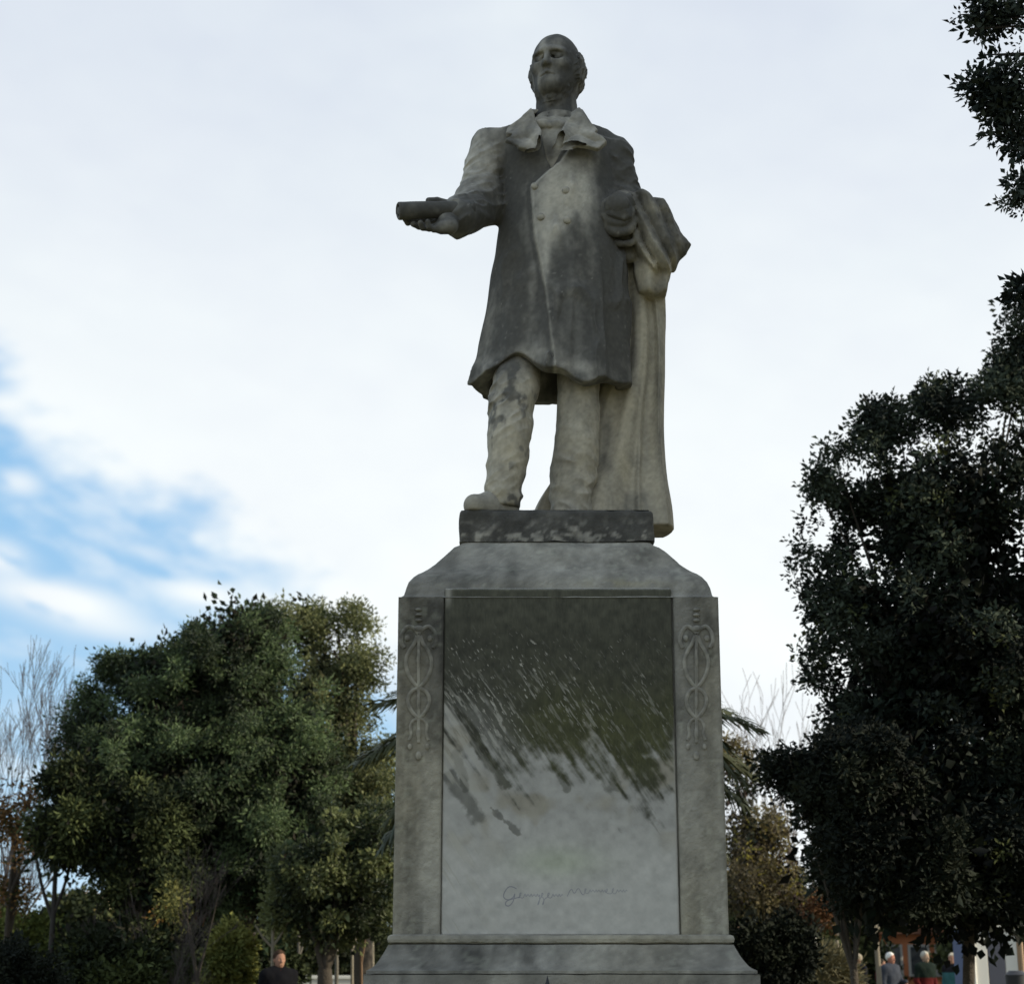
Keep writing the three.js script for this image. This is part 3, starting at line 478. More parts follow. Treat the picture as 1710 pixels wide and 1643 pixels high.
  const neck = cap([hc[0] + 0.0, hc[1] - 0.1, hc[2] - 0.05], [nk0[0], nk0[1] - 0.08, nk0[2] - 0.0], 0.105, 0.12);
  const headNeck = (x, y, z) => smin(head(x, y, z), neck(x, y, z), 0.05) + (fbm3(x * 24, y * 24, z * 24, 3) - 0.5) * 0.006;
  const headTone = (x, y, z) => carve(0.3, 0.065, 0.94 + (streaks(x, y, z, 1.6) - 0.5) * 1.5 + (patches(x, y, z) - 0.5) * 0.8 - 0.75 * blob(x, y, 907, 85, 8, 26, SZ + 0.12) - 0.35 * blob(x, y, 935, 76, 10, 20, SZ + 0.12) - 0.12 * blob(x, y, 915, 130, 20, 18, SZ + 0.12), x, y, z, 0.5);
  const G = [polygonize(headNeck, [hc[0] - 0.2, nk0[1] - 0.12, hc[2] - 0.24], [hc[0] + 0.2, hc[1] + 0.24, hc[2] + 0.24], 0.0052, headTone)];
  // right hand, palm up under the scroll, fingers reaching along it and the thumb over it
  const HZ = SZ + 0.40, wr = at3(782, 364, SZ + 0.30), pm = at3(747, 372, HZ);
  const F = [];
  const finger = (pts, r) => { for (let i = 0; i < pts.length - 1; i++) F.push(cap(at3(...pts[i]), at3(...pts[i + 1]), r - i * 0.0013, r - (i + 1) * 0.0013)); };
  const palm = blend([cap(wr, pm, 0.05, 0.052), cap(at3(750, 368, HZ - 0.07), at3(736, 369, HZ - 0.06), 0.042, 0.036), cap(at3(752, 378, HZ + 0.05), at3(738, 380, HZ + 0.06), 0.04, 0.034)], 0.04);
  finger([[738, 365, HZ - 0.09], [712, 367, HZ - 0.085], [695, 368, HZ - 0.06], [681, 372, HZ - 0.01], [676, 366, HZ + 0.02]], 0.0185);
  finger([[737, 371, HZ - 0.04], [714, 376, HZ - 0.035], [700, 378, HZ - 0.01], [690, 374, HZ + 0.03]], 0.0195);
  finger([[737, 376, HZ + 0.01], [717, 381, HZ + 0.02], [706, 380, HZ + 0.05], [702, 372, HZ + 0.07]], 0.0185);
  finger([[739, 381, HZ + 0.06], [724, 383, HZ + 0.07], [716, 379, HZ + 0.09], [714, 370, HZ + 0.10]], 0.0165);
  finger([[768, 352, HZ - 0.08], [748, 340, HZ - 0.075], [730, 335, HZ - 0.05], [716, 335, HZ - 0.01]], 0.021);
  const fingers = (x, y, z) => { let d = 1e9; for (let i = 0; i < F.length; i++) { const q = F[i](x, y, z); d = smin(d, q, 0.006); } return d; };
  const hand = (x, y, z) => smin(smin(palm(x, y, z), fingers(x, y, z), 0.018), cap(wr, at3(800, 345, SZ + 0.1), 0.05, 0.055)(x, y, z), 0.03);
  const handTone = (x, y, z) => carve(0.3, 0.065, 0.68 + (patches(x, y, z) - 0.5) * 1.6 - 0.5 * blob(x, y, 738, 362, 8, 10, HZ), x, y, z, 0.4);
  const pa = at3(660, 400, HZ), pb = at3(812, 325, HZ);
  G.push(polygonize(hand, [pa[0], pa[1], HZ - 0.36], [pb[0], pb[1], HZ + 0.16], 0.0052, handTone));
  // the covered core that joins them
  const core = blend([C(930, 230, SZ, 930, 520, SZ, 26, 34), C(840, 245, SZ, 1020, 262, SZ, 14, 14), C(816, 240, SZ, 800, 338, SZ + 0.06, 16, 15), cap(at3(800, 338, SZ + 0.06), wr, 0.05, 0.045), C(1026, 262, SZ, 1040, 335, SZ - 0.02, 15, 14), C(930, 200, SZ, 930, 240, SZ, 28, 30), C(905, 520, SZ, 860, 690, -0.44, 20, 16), C(860, 690, -0.44, 845, 830, -0.41, 15, 12), C(950, 520, SZ, 966, 700, -0.58, 20, 16), C(966, 700, -0.58, 955, 850, -0.58, 15, 12)], 0.05);
  G.push(polygonize(core, [at(770, 300, SZ)[0], PLINTH_TOP + 0.02, SZ - 0.2], [at(1075, 300, SZ)[0], at(930, 180, SZ)[1], SZ + 0.42], 0.022, headTone));
  part(statue, 'body', shiftS(mergeGeometries(G)), carvedMat, 'bald bare head with side whiskers and an open right hand, dark with grime');
  // --- scroll in the hand
  const s0 = at3(664, 352.5, HZ + 0.06), s1 = at3(792, 349, HZ - 0.04), sd = [s1[0] - s0[0], s1[1] - s0[1], s1[2] - s0[2]], sL = hyp(sd[0] ** 2 + sd[1] ** 2 + sd[2] ** 2);
  const scroll = (x, y, z) => { const px = x - s0[0], py = y - s0[1], pz = z - s0[2], t = (px * sd[0] + py * sd[1] + pz * sd[2]) / sL, qx = px - sd[0] / sL * t, qy = py - sd[1] / sL * t, qz = pz - sd[2] / sL * t, r = hyp(qx * qx + qy * qy + qz * qz), a = Math.atan2(qy, qz); const R = 0.047 + 0.003 * a / Math.PI - 0.006 * t / sL; let d = smax(r - R, Math.max(-t, t - sL), 0.008); d = smax(d, -Math.max(Math.abs(r - 0.026 - 0.004 * a / Math.PI) - 0.004, t - 0.03), 0.004); return d + (fbm3(x * 20, y * 20, z * 20, 2) - 0.5) * 0.005; };
  part(statue, 'scroll', shiftS(polygonize(scroll, [s0[0] - 0.05, s0[1] - 0.1, s1[2] - 0.1], [s1[0] + 0.05, s1[1] + 0.1, s0[2] + 0.1], 0.0055, (x, y, z) => carve(0.26, 0.06, 0.72 + (patches(x, y, z) - 0.5) * 1.4, x, y, z, 0.3))), carvedMat, 'rolled stone scroll with a dark open end');
  // --- cloak: gathered over the left arm and falling behind the legs to the plinth
  const cloakS = [[430, 1018, 1098, 0.085, -0.72], [500, 1020, 1102, 0.09, -0.735], [560, 1022, 1106, 0.10, -0.74], [620, 1012, 1107, 0.115, -0.745], [670, 990, 1106, 0.125, -0.755], [720, 968, 1106, 0.14, -0.765], [770, 955, 1108, 0.155, -0.77], [810, 928, 1112, 0.165, -0.77], [850, 902, 1119, 0.175, -0.765], [893, 888, 1121, 0.18, -0.755]];
  const cl = loft(cloakS.map(([py, l, r, rz, z]) => { const [xl, y] = at(l, py, z), [xr] = at(r, py, z); return [y, (xl + xr) / 2, z, (xr - xl) / 2, rz]; }));
  const cloakBot = PLINTH_TOP + 0.004, cloakTop = at(1075, 440, -0.72)[1], tipX = at(1085, 860, -0.75)[0];
  const fall = (x, y, z) => {
    const [cx, , rx] = cl.get(y), u = (x - cx) / rx, low = sstep(cloakTop, PLINTH_TOP, y), wv = noise3(u * 2, y * 1.4, 5) * 1.2;
    const foldA = Math.sin((u + 0.12 * Math.sin(y * 2.1)) * 7.2 + wv + 0.4), foldB = Math.sin(u * 15 + wv * 2.4 + y * 0.9);
    return cl(x, y, z) - (0.026 * foldA + 0.045 * (crease(u * 2.6 + 0.3 * y, y * 0.55 + u * 0.8, 4) - 0.3)) * lerp(0.6, 1.25, low) - (fbm3(x * 6, y * 1.6, z * 6, 3) - 0.5) * 0.03;
  };
  const bunPoly = P2([[1054, 330], [1066, 320], [1086, 330], [1116, 354], [1157, 406], [1152, 424], [1112, 459], [1092, 452], [1066, 424], [1050, 390]], -0.6), bo = at(1062, 326, -0.6);
  const ridge = (v) => { v = v - Math.floor(v); return Math.pow(1 - Math.abs(v - 0.5) * 2, 0.8); };
  const bundle = (x, y, z) => {
    const dx = x - bo[0], dy = bo[1] - y, dz = z + 0.63, u = dx - 0.34 * dy - 0.25 * dy * dy;
    const body = smax(bunPoly(x, y) + 0.045, Math.abs(dz) - 0.10 + 0.05 * sstep(0.05, 0.3, dx), 0.09) - 0.045;
    const fold = 0.036 * ridge(u * 11.5 + 0.1 + (noise3(x * 5, y * 5, 2) - 0.5) * 0.5) * sstep(-0.02, 0.06, dy);
    return body + 0.012 - fold * (1 - sstep(0.14, 0.25, dx)) - (fbm3(x * 13, y * 13, z * 13, 3) - 0.5) * 0.026;
  };
  const flapPoly = P2([[1060, 400], [1060, 455], [1068, 486], [1090, 493], [1113, 486], [1117, 458], [1100, 430], [1085, 400]], -0.6);
  const flap = (x, y, z) => smax(flapPoly(x, y) - 0.004, Math.abs(z + 0.645 - 0.02 * Math.sin(x * 55)) - 0.085, 0.04) ;
  // roll of cloth over the left forearm, hollow beneath
  const rl = at3(1033, 348, -0.38);
  const ring = (c, R, r, tilt) => (x, y, z) => { x -= c[0]; y -= c[1]; z -= c[2]; const a = y * Math.cos(tilt) - z * Math.sin(tilt), b = y * Math.sin(tilt) + z * Math.cos(tilt); const q = hyp(x * x + a * a) - R; return hyp(q * q + b * b) - r; };
  const knob = C(1046, 336, -0.64, 1032, 345, -0.44, 25, 22), hollow = C(1018, 364, -0.33, 1050, 366, -0.36, 7, 6);
  const arcs = [[1030, 352, -0.46, 23, 0.024, 0.15], [1033, 370, -0.48, 24, 0.021, 0.3], [1041, 392, -0.53, 22, 0.018, 0.4]].map(([px, py, z, R, r, tl]) => ring(at3(px, py, z), R * M(py), r, tl)), under = C(1042, 365, -0.56, 1048, 425, -0.6, 23, 15);
  const roll = (x, y, z) => { let d = smin(knob(x, y, z), under(x, y, z), 0.04); for (const a of arcs) d = smin(d, a(x, y, z), 0.014); d = smax(d, -hollow(x, y, z), 0.015); return d - (fbm3(x * 16, y * 16, z * 16, 3) - 0.5) * 0.024; };
  const cloak = (x, y, z) => {
    let d = y < cloakTop + 0.12 ? smax(smax(fall(x, y, z), cloakBot - y - 0.0 * x, 0.012), y - cloakTop - 0.02, 0.03) : 1;
    const b = smin(bundle(x, y, z), flap(x, y, z), 0.018); d = Math.min(d, b); d = smin(d, roll(x, y, z), 0.02); return d;
  };
  const cloakTone = (x, y, z) => { const pale = sstep(at(1075, 440, -0.65)[1] + 0.02, at(1075, 470, -0.65)[1], y) * 0.55 + 0.5 * blob(x, y, 1082, 445, 22, 35, -0.6) + 0.4 * blob(x, y, 1090, 365, 14, 10, -0.6); const pit = 0.6 * blob(x, y, 1035, 364, 16, 8, -0.4) + 0.45 * blob(x, y, 1040, 396, 20, 7, -0.45) + 0.3 * blob(x, y, 1035, 345, 26, 20, -0.4); return carve(0.40, 0.075, 0.8 + pit - pale + (streaks(x, y, z) - 0.5) * 1.0 + (patches(x, y, z) - 0.5) * 0.7, x, y, z, 0.95); };  // shade of the hollows in the roll is painted into the tone
  part(statue, 'cloak', shiftS(polygonize(cloak, [at(880, 880, -0.75)[0], PLINTH_TOP - 0.02, -1.0], [at(1175, 400, -0.66)[0], at(1050, 305, -0.6)[1], -0.26], 0.0078, cloakTone)), carvedMat, 'stone cloak gathered in a dark bundle over the arm, hanging pale to the plinth');
  // --- plinth under the feet
  const [xl] = at(767, 880, -0.28), [xr] = at(1092, 880, -0.28), ph = (xr - xl) / 2;
  const pg = squareLoft([[ph, PLINTH_BOT + 0.004], [ph, PLINTH_TOP - 0.02], [ph - 0.006, PLINTH_TOP - 0.006], [ph - 0.02, PLINTH_TOP]], (xl + xr) / 2, -0.28 - ph, 80, 0.012, 0.02);
  tint(pg, (x, y, z) => { const lich = sstep(0.52, 0.66, fbm3(x * 30, y * 30, z * 30, 4)); const c = carve(0.36, 0.05, 0.92 - lich * 0.6 * sstep(PLINTH_TOP - 0.02, PLINTH_TOP - 0.12, y) + (patches(x, y, z) - 0.5) * 0.6, x, y, z, 0.3); return [c[0], c[1], c[2]]; });
  part(statue, 'foot_plinth', shiftS(pg), stoneMat, 'low blackened block spotted with pale lichen');
}

const clothMat = new THREE.MeshPhysicalMaterial({ vertexColors: true, roughness: 0.95, specularIntensity: 0.25 });
// ------------------------------------------------------------------ leaves, limbs and crowns
function sprigGeometry(seed, n, len, wid, spread, flat = 0.5) {           // a twig's end with n leaves
  const R = rng(seed), pos = [], idx = [];
  for (let i = 0; i < n; i++) {
    const o = new THREE.Vector3((R() - 0.5), (R() - 0.5) * flat * 2, (R() - 0.5)).multiplyScalar(spread * 2 * (0.35 + 0.65 * R()));
    const d = o.clone().normalize().add(new THREE.Vector3(R() - 0.5, R() - 0.5, R() - 0.5).multiplyScalar(1.3)).normalize();
    const s = new THREE.Vector3(R() - 0.5, R() - 0.5, R() - 0.5).cross(d).normalize(), u = d.clone().cross(s), L = len * (0.7 + 0.6 * R()), w = wid * (0.7 + 0.6 * R()), k = pos.length / 3;
    const put = (a, b, c) => { const p = o.clone().addScaledVector(d, a).addScaledVector(s, b).addScaledVector(u, c); pos.push(p.x, p.y, p.z); };
    put(0, 0, 0); put(L * 0.5, w * 0.5, w * 0.22); put(L, 0, -w * 0.15); put(L * 0.5, -w * 0.5, w * 0.22);
    idx.push(k, k + 2, k + 1, k, k + 3, k + 2);
  }
  const g = new THREE.BufferGeometry(); g.setAttribute('position', new THREE.Float32BufferAttribute(pos, 3)); g.setIndex(idx); g.computeVertexNormals(); return g;
}
const SPRIG = { oak: sprigGeometry(3, 18, 0.075, 0.04, 0.13), fine: sprigGeometry(4, 22, 0.085, 0.035, 0.17), loose: sprigGeometry(5, 13, 0.08, 0.04, 0.17), big: sprigGeometry(6, 30, 0.10, 0.065, 0.24, 0.9), far: sprigGeometry(8, 16, 0.26, 0.17, 0.4), needle: sprigGeometry(9, 26, 0.12, 0.016, 0.14) };
const UPV = new THREE.Vector3(0, 1, 0);
// blobs: [x, y, z, rx, ry, rz, share]
function crownOf(parent, name, blobs, o) {
  const R = rng(o.seed), clumps = [], q = o.clump || 0.5;
  for (const [x, y, z, rx, ry, rz, k = 1] of blobs) {
    const n = Math.max(5, Math.round(k * (o.clumps || 3) * (rx * ry + rx * rz + ry * rz) / (q * q * 3)));
    for (let i = 0; i < n; i++) {
      const v = new THREE.Vector3(R() - 0.5, R() - 0.5, R() - 0.5).normalize(), stray = R() < (o.stray ?? 0.14), r = stray ? 0.95 + 0.25 * R() : 0.3 + 0.62 * Math.sqrt(R()), c = q * (stray ? 0.32 + 0.3 * R() : 0.5 + 0.75 * R());
      clumps.push([x + v.x * r * rx, y + v.y * r * ry, z + v.z * r * rz, c * (0.8 + 0.5 * R()), c * (0.7 + 0.45 * R()), c * (0.8 + 0.5 * R()), R()]);
    }
  }
  const per = o.per || 40, mats = [], cols = [], M = new THREE.Matrix4(), Q = new THREE.Quaternion(), P = new THREE.Vector3(), S = new THREE.Vector3(), E = new THREE.Euler();
  for (const [x, y, z, rx, ry, rz, tone] of clumps) {
    const n = Math.round(per * (rx * ry + ry * rz) / (q * q * 1.6));
    for (let i = 0; i < n; i++) {
      const v = new THREE.Vector3(R() - 0.5, R() - 0.5, R() - 0.5).normalize(), r = 1.08 - 0.7 * R();
      P.set(x + v.x * r * rx, y + v.y * r * ry, z + v.z * r * rz);
      if (o.keep && !o.keep(P.x, P.y, P.z)) continue;
      if (o.gap && fbm3(P.x * 1.3 + o.seed, P.y * 1.3, P.z * 1.3, 2) < o.gap) continue;
      if (o.gapAt && fbm3(P.x * 2.6 + o.seed, P.y * 2.6, P.z * 2.6, 2) < o.gapAt(P.x, P.y, P.z)) continue;
      E.set(R() * 6.28, R() * 6.28, R() * 6.28); Q.setFromEuler(E); S.setScalar((o.size || 1) * (0.65 + 0.7 * R()));
      mats.push(M.clone().compose(P, Q, S));
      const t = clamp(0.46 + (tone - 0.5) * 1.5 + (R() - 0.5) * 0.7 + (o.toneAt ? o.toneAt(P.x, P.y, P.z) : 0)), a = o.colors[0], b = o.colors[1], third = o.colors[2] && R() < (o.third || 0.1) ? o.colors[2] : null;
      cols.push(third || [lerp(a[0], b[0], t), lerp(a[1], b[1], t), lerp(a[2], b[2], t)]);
    }
  }
  const im = new THREE.InstancedMesh(SPRIG[o.sprig || 'oak'], o.mat || leafMat, mats.length), c = new THREE.Color();
  mats.forEach((m, i) => { im.setMatrixAt(i, m); im.setColorAt(i, c.setRGB(...cols[i])); });
  im.name = name; im.castShadow = im.receiveShadow = true; im.userData.kind = 'stuff'; parent.add(im);
  // dark leaves added inside the crown to block light and deepen its gaps
  if (o.core) {
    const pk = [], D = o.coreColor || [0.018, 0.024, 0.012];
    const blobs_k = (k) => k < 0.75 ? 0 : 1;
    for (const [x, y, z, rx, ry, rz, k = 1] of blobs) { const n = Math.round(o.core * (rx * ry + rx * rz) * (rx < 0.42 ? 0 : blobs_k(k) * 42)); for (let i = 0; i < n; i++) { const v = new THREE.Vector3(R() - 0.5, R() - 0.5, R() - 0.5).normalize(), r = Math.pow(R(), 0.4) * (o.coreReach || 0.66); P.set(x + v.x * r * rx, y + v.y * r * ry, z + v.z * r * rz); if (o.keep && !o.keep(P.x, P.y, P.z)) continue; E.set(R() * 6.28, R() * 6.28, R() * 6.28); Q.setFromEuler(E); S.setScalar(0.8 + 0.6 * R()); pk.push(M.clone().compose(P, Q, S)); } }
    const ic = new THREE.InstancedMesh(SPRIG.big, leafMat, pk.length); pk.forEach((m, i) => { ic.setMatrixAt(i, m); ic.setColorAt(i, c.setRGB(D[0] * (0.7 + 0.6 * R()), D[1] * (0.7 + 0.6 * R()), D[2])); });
    ic.name = 'filler_foliage'; ic.castShadow = ic.receiveShadow = true; ic.userData.kind = 'stuff'; parent.add(ic);
  }
  return clumps;
}
function taperTube(points, r0, r1, sides = 7, wob = 0.12, seed = 1) {
  const R = rng(seed), c = new THREE.CatmullRomCurve3(points.map((p) => new THREE.Vector3(...p))), n = Math.max(4, Math.ceil(c.getLength() / 0.25)), F = c.computeFrenetFrames(n, false), pos = [], idx = [], uv = [];
  for (let i = 0; i <= n; i++) { const p = c.getPointAt(i / n), r = lerp(r0, r1, i / n); for (let k = 0; k <= sides; k++) { const a = (k % sides) / sides * Math.PI * 2, q = r * (1 + wob * (noise3(i * 0.7, (k % sides) * 1.3, seed) - 0.5) * 2); const x = Math.cos(a) * q, y = Math.sin(a) * q; pos.push(p.x + F.normals[i].x * x + F.binormals[i].x * y, p.y + F.normals[i].y * x + F.binormals[i].y * y, p.z + F.normals[i].z * x + F.binormals[i].z * y); uv.push(k / sides * Math.max(0.3, r * 6), i * 0.25); } }
  for (let i = 0; i < n; i++) for (let k = 0; k < sides; k++) { const a = i * (sides + 1) + k, b = a + sides + 1; idx.push(a, b, a + 1, b, b + 1, a + 1); }
  const g = new THREE.BufferGeometry(); g.setAttribute('position', new THREE.Float32BufferAttribute(pos, 3)); g.setAttribute('uv', new THREE.Float32BufferAttribute(uv, 2)); g.setIndex(idx); g.computeVertexNormals(); return g;
}
function trunkWithLimbs(fork, r, tips, seed, lean = [0, 0], base = [0, 0, 0]) {
  const R = rng(seed), G = [taperTube([base, [base[0] + lean[0] * 0.4 + (R() - 0.5) * 0.1, fork * 0.5, base[2] + lean[1] * 0.4], [base[0] + lean[0], fork, base[2] + lean[1]]], r * 1.25, r * 0.8, 10, 0.15, seed)];
  const f = [base[0] + lean[0], fork - 0.05, base[2] + lean[1]];
  tips.forEach(([x, y, z], i) => { const m = [lerp(f[0], x, 0.45) + (R() - 0.5) * 0.3, lerp(f[1], y, 0.55) + 0.1, lerp(f[2], z, 0.45) + (R() - 0.5) * 0.3]; G.push(taperTube([f, m, [x, y, z]], r * 0.55, r * 0.1, 6, 0.12, seed + i + 1)); });
  return mergeGeometries(G);
}
// a tree seen over px, py ... : blobs given as [px, py, rx px, ry px, depth m, dz m, share]
function leafTree(o) {
  const [bx] = at(o.foot, 1600, o.z), t = thing(o.name, o.label, 'tree', [bx, 0, o.z], o.group);
  const blobs = o.blobs.map(([px, py, rx, ry, rz, dz = 0, k = 1]) => { const [x, y] = at(px, py, o.z + dz), s = scaleAt(py, o.z + dz); return [x - bx, y, dz, rx * s, ry * s, rz, k]; });
  const R = rng(o.seed + 99), tips = blobs.map((b) => [b[0] + (R() - 0.5) * b[3] * 0.4, b[1] + b[4] * 0.2, b[2] + (R() - 0.5) * b[5] * 0.5]);
  part(t, 'trunk', trunkWithLimbs(o.fork, o.r, tips, o.seed, o.lean || [0, 0]), o.bark || barkMat);
  const ox = bx, oz = o.z, keep = o.keep && ((x, y, z) => o.keep(x + ox, y, z + oz));
  crownOf(t, 'crown', blobs, { ...o, keep });
  return t;
}
const DARK = [[0.024, 0.036, 0.016], [0.112, 0.158, 0.066]], OLIVE = [[0.075, 0.09, 0.038], [0.20, 0.21, 0.085]], BLACK = [[0.006, 0.009, 0.006], [0.018, 0.023, 0.013]];

// ------------------------------------------------------------------ trees on the near side of the sun: the oak, the overhanging tree, the low bush
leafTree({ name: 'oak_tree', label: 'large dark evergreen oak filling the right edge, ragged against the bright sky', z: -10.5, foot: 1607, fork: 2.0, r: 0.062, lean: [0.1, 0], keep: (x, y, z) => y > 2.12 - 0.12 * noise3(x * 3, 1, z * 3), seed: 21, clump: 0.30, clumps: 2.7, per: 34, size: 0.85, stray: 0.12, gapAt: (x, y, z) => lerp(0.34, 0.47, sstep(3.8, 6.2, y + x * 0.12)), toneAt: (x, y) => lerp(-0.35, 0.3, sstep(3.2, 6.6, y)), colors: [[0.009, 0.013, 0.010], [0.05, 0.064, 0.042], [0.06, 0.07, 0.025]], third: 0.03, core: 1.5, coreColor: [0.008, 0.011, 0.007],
  blobs: [[1495, 690, 52, 48, 0.6, 0, 0.7], [1590, 680, 66, 50, 0.7, 0, 0.7], [1455, 780, 64, 50, 0.6, 0, 0.7], [1395, 760, 20, 32, 0.3, 0, 0.7], [1362, 812, 24, 12, 0.2, 0, 0.9], [1435, 890, 62, 60, 0.8, 0, 0.74], [1372, 925, 24, 40, 0.3, 0, 0.7], [1425, 1040, 62, 90, 0.8, 0, 1], [1368, 1110, 20, 34, 0.25, 0, 0.7], [1380, 1010, 20, 24, 0.25, 0, 0.7], [1580, 880, 140, 110, 1.4, 0, 0.9], [1590, 1080, 200, 170, 1.8, 0, 1], [1480, 1230, 110, 110, 1.2, 0, 1], [1620, 1360, 200, 150, 1.7, 0, 1], [1685, 670, 36, 60, 0.6, 0, 0.6], [1722, 620, 26, 50, 0.4, 0, 0.7], [1716, 555, 14, 26, 0.25, 0, 0.9], [1690, 610, 18, 24, 0.25, 0, 0.7], [1700, 780, 60, 80, 0.9, 0, 0.7], [1830, 900, 150, 230, 1.8, 0, 0.8], [1830, 1280, 180, 200, 1.8, 0, 0.8], [1480, 1440, 150, 100, 1.2, 0.2, 1], [1640, 1500, 130, 55, 1.0, 0.2, 1]] });
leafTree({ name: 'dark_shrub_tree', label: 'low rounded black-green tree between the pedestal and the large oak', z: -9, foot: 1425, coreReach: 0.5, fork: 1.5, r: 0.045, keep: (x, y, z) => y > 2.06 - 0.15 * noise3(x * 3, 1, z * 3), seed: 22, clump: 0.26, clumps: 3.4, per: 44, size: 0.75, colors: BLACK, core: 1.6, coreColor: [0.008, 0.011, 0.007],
  blobs: [[1325, 1272, 56, 42, 0.5, 0, 0.74], [1390, 1305, 60, 65, 0.7], [1432, 1380, 70, 95, 0.9], [1460, 1330, 80, 120, 0.8], [1465, 1455, 80, 55, 0.8], [1520, 1430, 80, 90, 0.8]] });
{ // stands outside the view: its outer sprays hang into the upper corner and its crown shades the monument
  const t = thing('overhanging_tree', 'near evergreen tree whose outer sprays hang in at the upper right corner', 'tree', [8.2, 0, -1.5]);
  const B = [];
  for (const [px, py, rx, ry, rz] of [[1692, 30, 34, 40, 0.25], [1652, 18, 20, 16, 0.12], [1672, 92, 30, 26, 0.2], [1634, 134, 18, 9, 0.08], [1626, 48, 9, 6, 0.05], [1640, 92, 12, 8, 0.06], [1700, 140, 22, 44, 0.22], [1668, 172, 18, 15, 0.12], [1690, 218, 14, 16, 0.1], [1704, 252, 9, 8, 0.06], [1711, 325, 6, 28, 0.06], [1712, 483, 7, 6, 0.05], [1780, 90, 34, 80, 0.4]]) { const [x, y] = at(px, py, -1.5), s = scaleAt(py, -1.5); B.push([x - 8.2, y, 0, rx * s, ry * s, rz]); }
  const out = [[8.2, 8.2, -0.6, 3.2, 3.6, 3.4], [7.0, 6.3, 0.8, 1.8, 2.2, 2.0], [10.2, 6.4, 0.4, 2.6, 2.4, 3.4], [7.6, 10.6, -0.4, 2.0, 1.4, 2.4], [11, 9.0, 2.6, 2.6, 2.8, 2.4], [6.4, 4.2, 1.8, 1.3, 1.4, 1.5], [9, 3.8, 1.6, 2.2, 1.5, 2.2]].map(([x, y, z, a, b, c]) => [x - 8.2, y, z + 1.5, a, b, c]);
  part(t, 'trunk', trunkWithLimbs(3.6, 0.3, [...out.map((b) => [b[0], b[1] + b[4] * 0.2, b[2]]), [-3.0, 7.6, 0], [-2.9, 6.2, 0.1]], 31), barkMat);
  const mid = [[4.85, 8.3, -1.5, 1.1, 1.0, 1.1], [4.8, 7.0, -1.5, 1.05, 1.0, 1.0], [4.75, 5.9, -1.5, 0.95, 0.8, 0.9], [4.75, 5.0, -1.5, 0.9, 0.6, 0.8]].map(([x, y, z, a, b, c]) => [x - 8.2, y, z + 1.5, a, b, c]);
  B.forEach((b, i) => part(t, 'branch', taperTube([[-3.2, lerp(6.9, b[1], 0.75), 0.1 * (i % 3)], [lerp(-3.2, b[0], 0.5), b[1] + 0.06 - 0.03 * (i % 4), 0.04 * (i % 2)], [b[0] - 0.02, b[1], 0]], 0.022, 0.005, 5, 0.1, i + 3), barkMat));
  crownOf(t, 'crown', mid, { seed: 35, clump: 0.26, clumps: 2.6, per: 30, sprig: 'oak', stray: 0, colors: [[0.010, 0.015, 0.012], [0.04, 0.05, 0.036]], core: 0.8, coreColor: [0.008, 0.011, 0.007] });
  crownOf(t, 'crown', B, { seed: 33, clump: 0.11, clumps: 2.0, per: 7, sprig: 'oak', size: 0.62, gapAt: () => 0.44, colors: [[0.012, 0.018, 0.015], [0.05, 0.062, 0.046]] });
  crownOf(t, 'crown', out, { seed: 34, clump: 0.75, clumps: 3.4, per: 34, sprig: 'far', colors: BLACK, stray: 0, core: 1.0, coreReach: 0.9, coreColor: [0.008, 0.011, 0.007] });
}
// ------------------------------------------------------------------ trees across the garden
leafTree({ name: 'evergreen_tree', label: 'big domed dark evergreen tree, tallest of the group beside the pedestal', z: -21, foot: 402, fork: 2.0, r: 0.27, seed: 41, clump: 0.27, clumps: 2.3, per: 34, size: 0.86, stray: 0.1, gapAt: () => 0.33, sprig: 'fine', mat: thinLeafMat, colors: DARK, core: 1.0, toneAt: (x) => clamp(x * 0.09, -0.3, 0.3),  // leaf colour painted lighter towards the sunlit side of the crown
  blobs: [[395, 1118, 95, 95, 1.6], [402, 1050, 45, 34, 0.6], [440, 1044, 28, 26, 0.4], [325, 1075, 30, 32, 0.4], [300, 1150, 105, 85, 1.4], [215, 1130, 34, 30, 0.5], [190, 1120, 10, 22, 0.2, 0, 2], [330, 1290, 170, 140, 1.9], [450, 1250, 120, 130, 1.6], [180, 1250, 70, 80, 1.0], [150, 1170, 14, 32, 0.25, 0, 2], [125, 1255, 28, 36, 0.4], [480, 1390, 110, 110, 1.5], [370, 1430, 140, 80, 1.4], [240, 1340, 110, 110, 1.3], [330, 1500, 120, 40, 1.2], [430, 1490, 90, 50, 1.0]] });
leafTree({ name: 'evergreen_tree', label: 'lower black-green evergreen tree with its crown spreading to the far left', z: -19.5, foot: 246, fork: 2.0, r: 0.17, seed: 42, clump: 0.27, clumps: 2.4, per: 34, stray: 0.16, gapAt: () => 0.33, sprig: 'fine', colors: [[0.016, 0.023, 0.01], [0.07, 0.085, 0.03]], core: 1.2, coreColor: [0.012, 0.016, 0.009],
  blobs: [[150, 1335, 75, 75, 0.9], [115, 1310, 38, 45, 0.6], [210, 1390, 110, 80, 1.0], [110, 1400, 60, 45, 0.6], [260, 1460, 90, 50, 0.8], [80, 1385, 28, 25, 0.3]] });
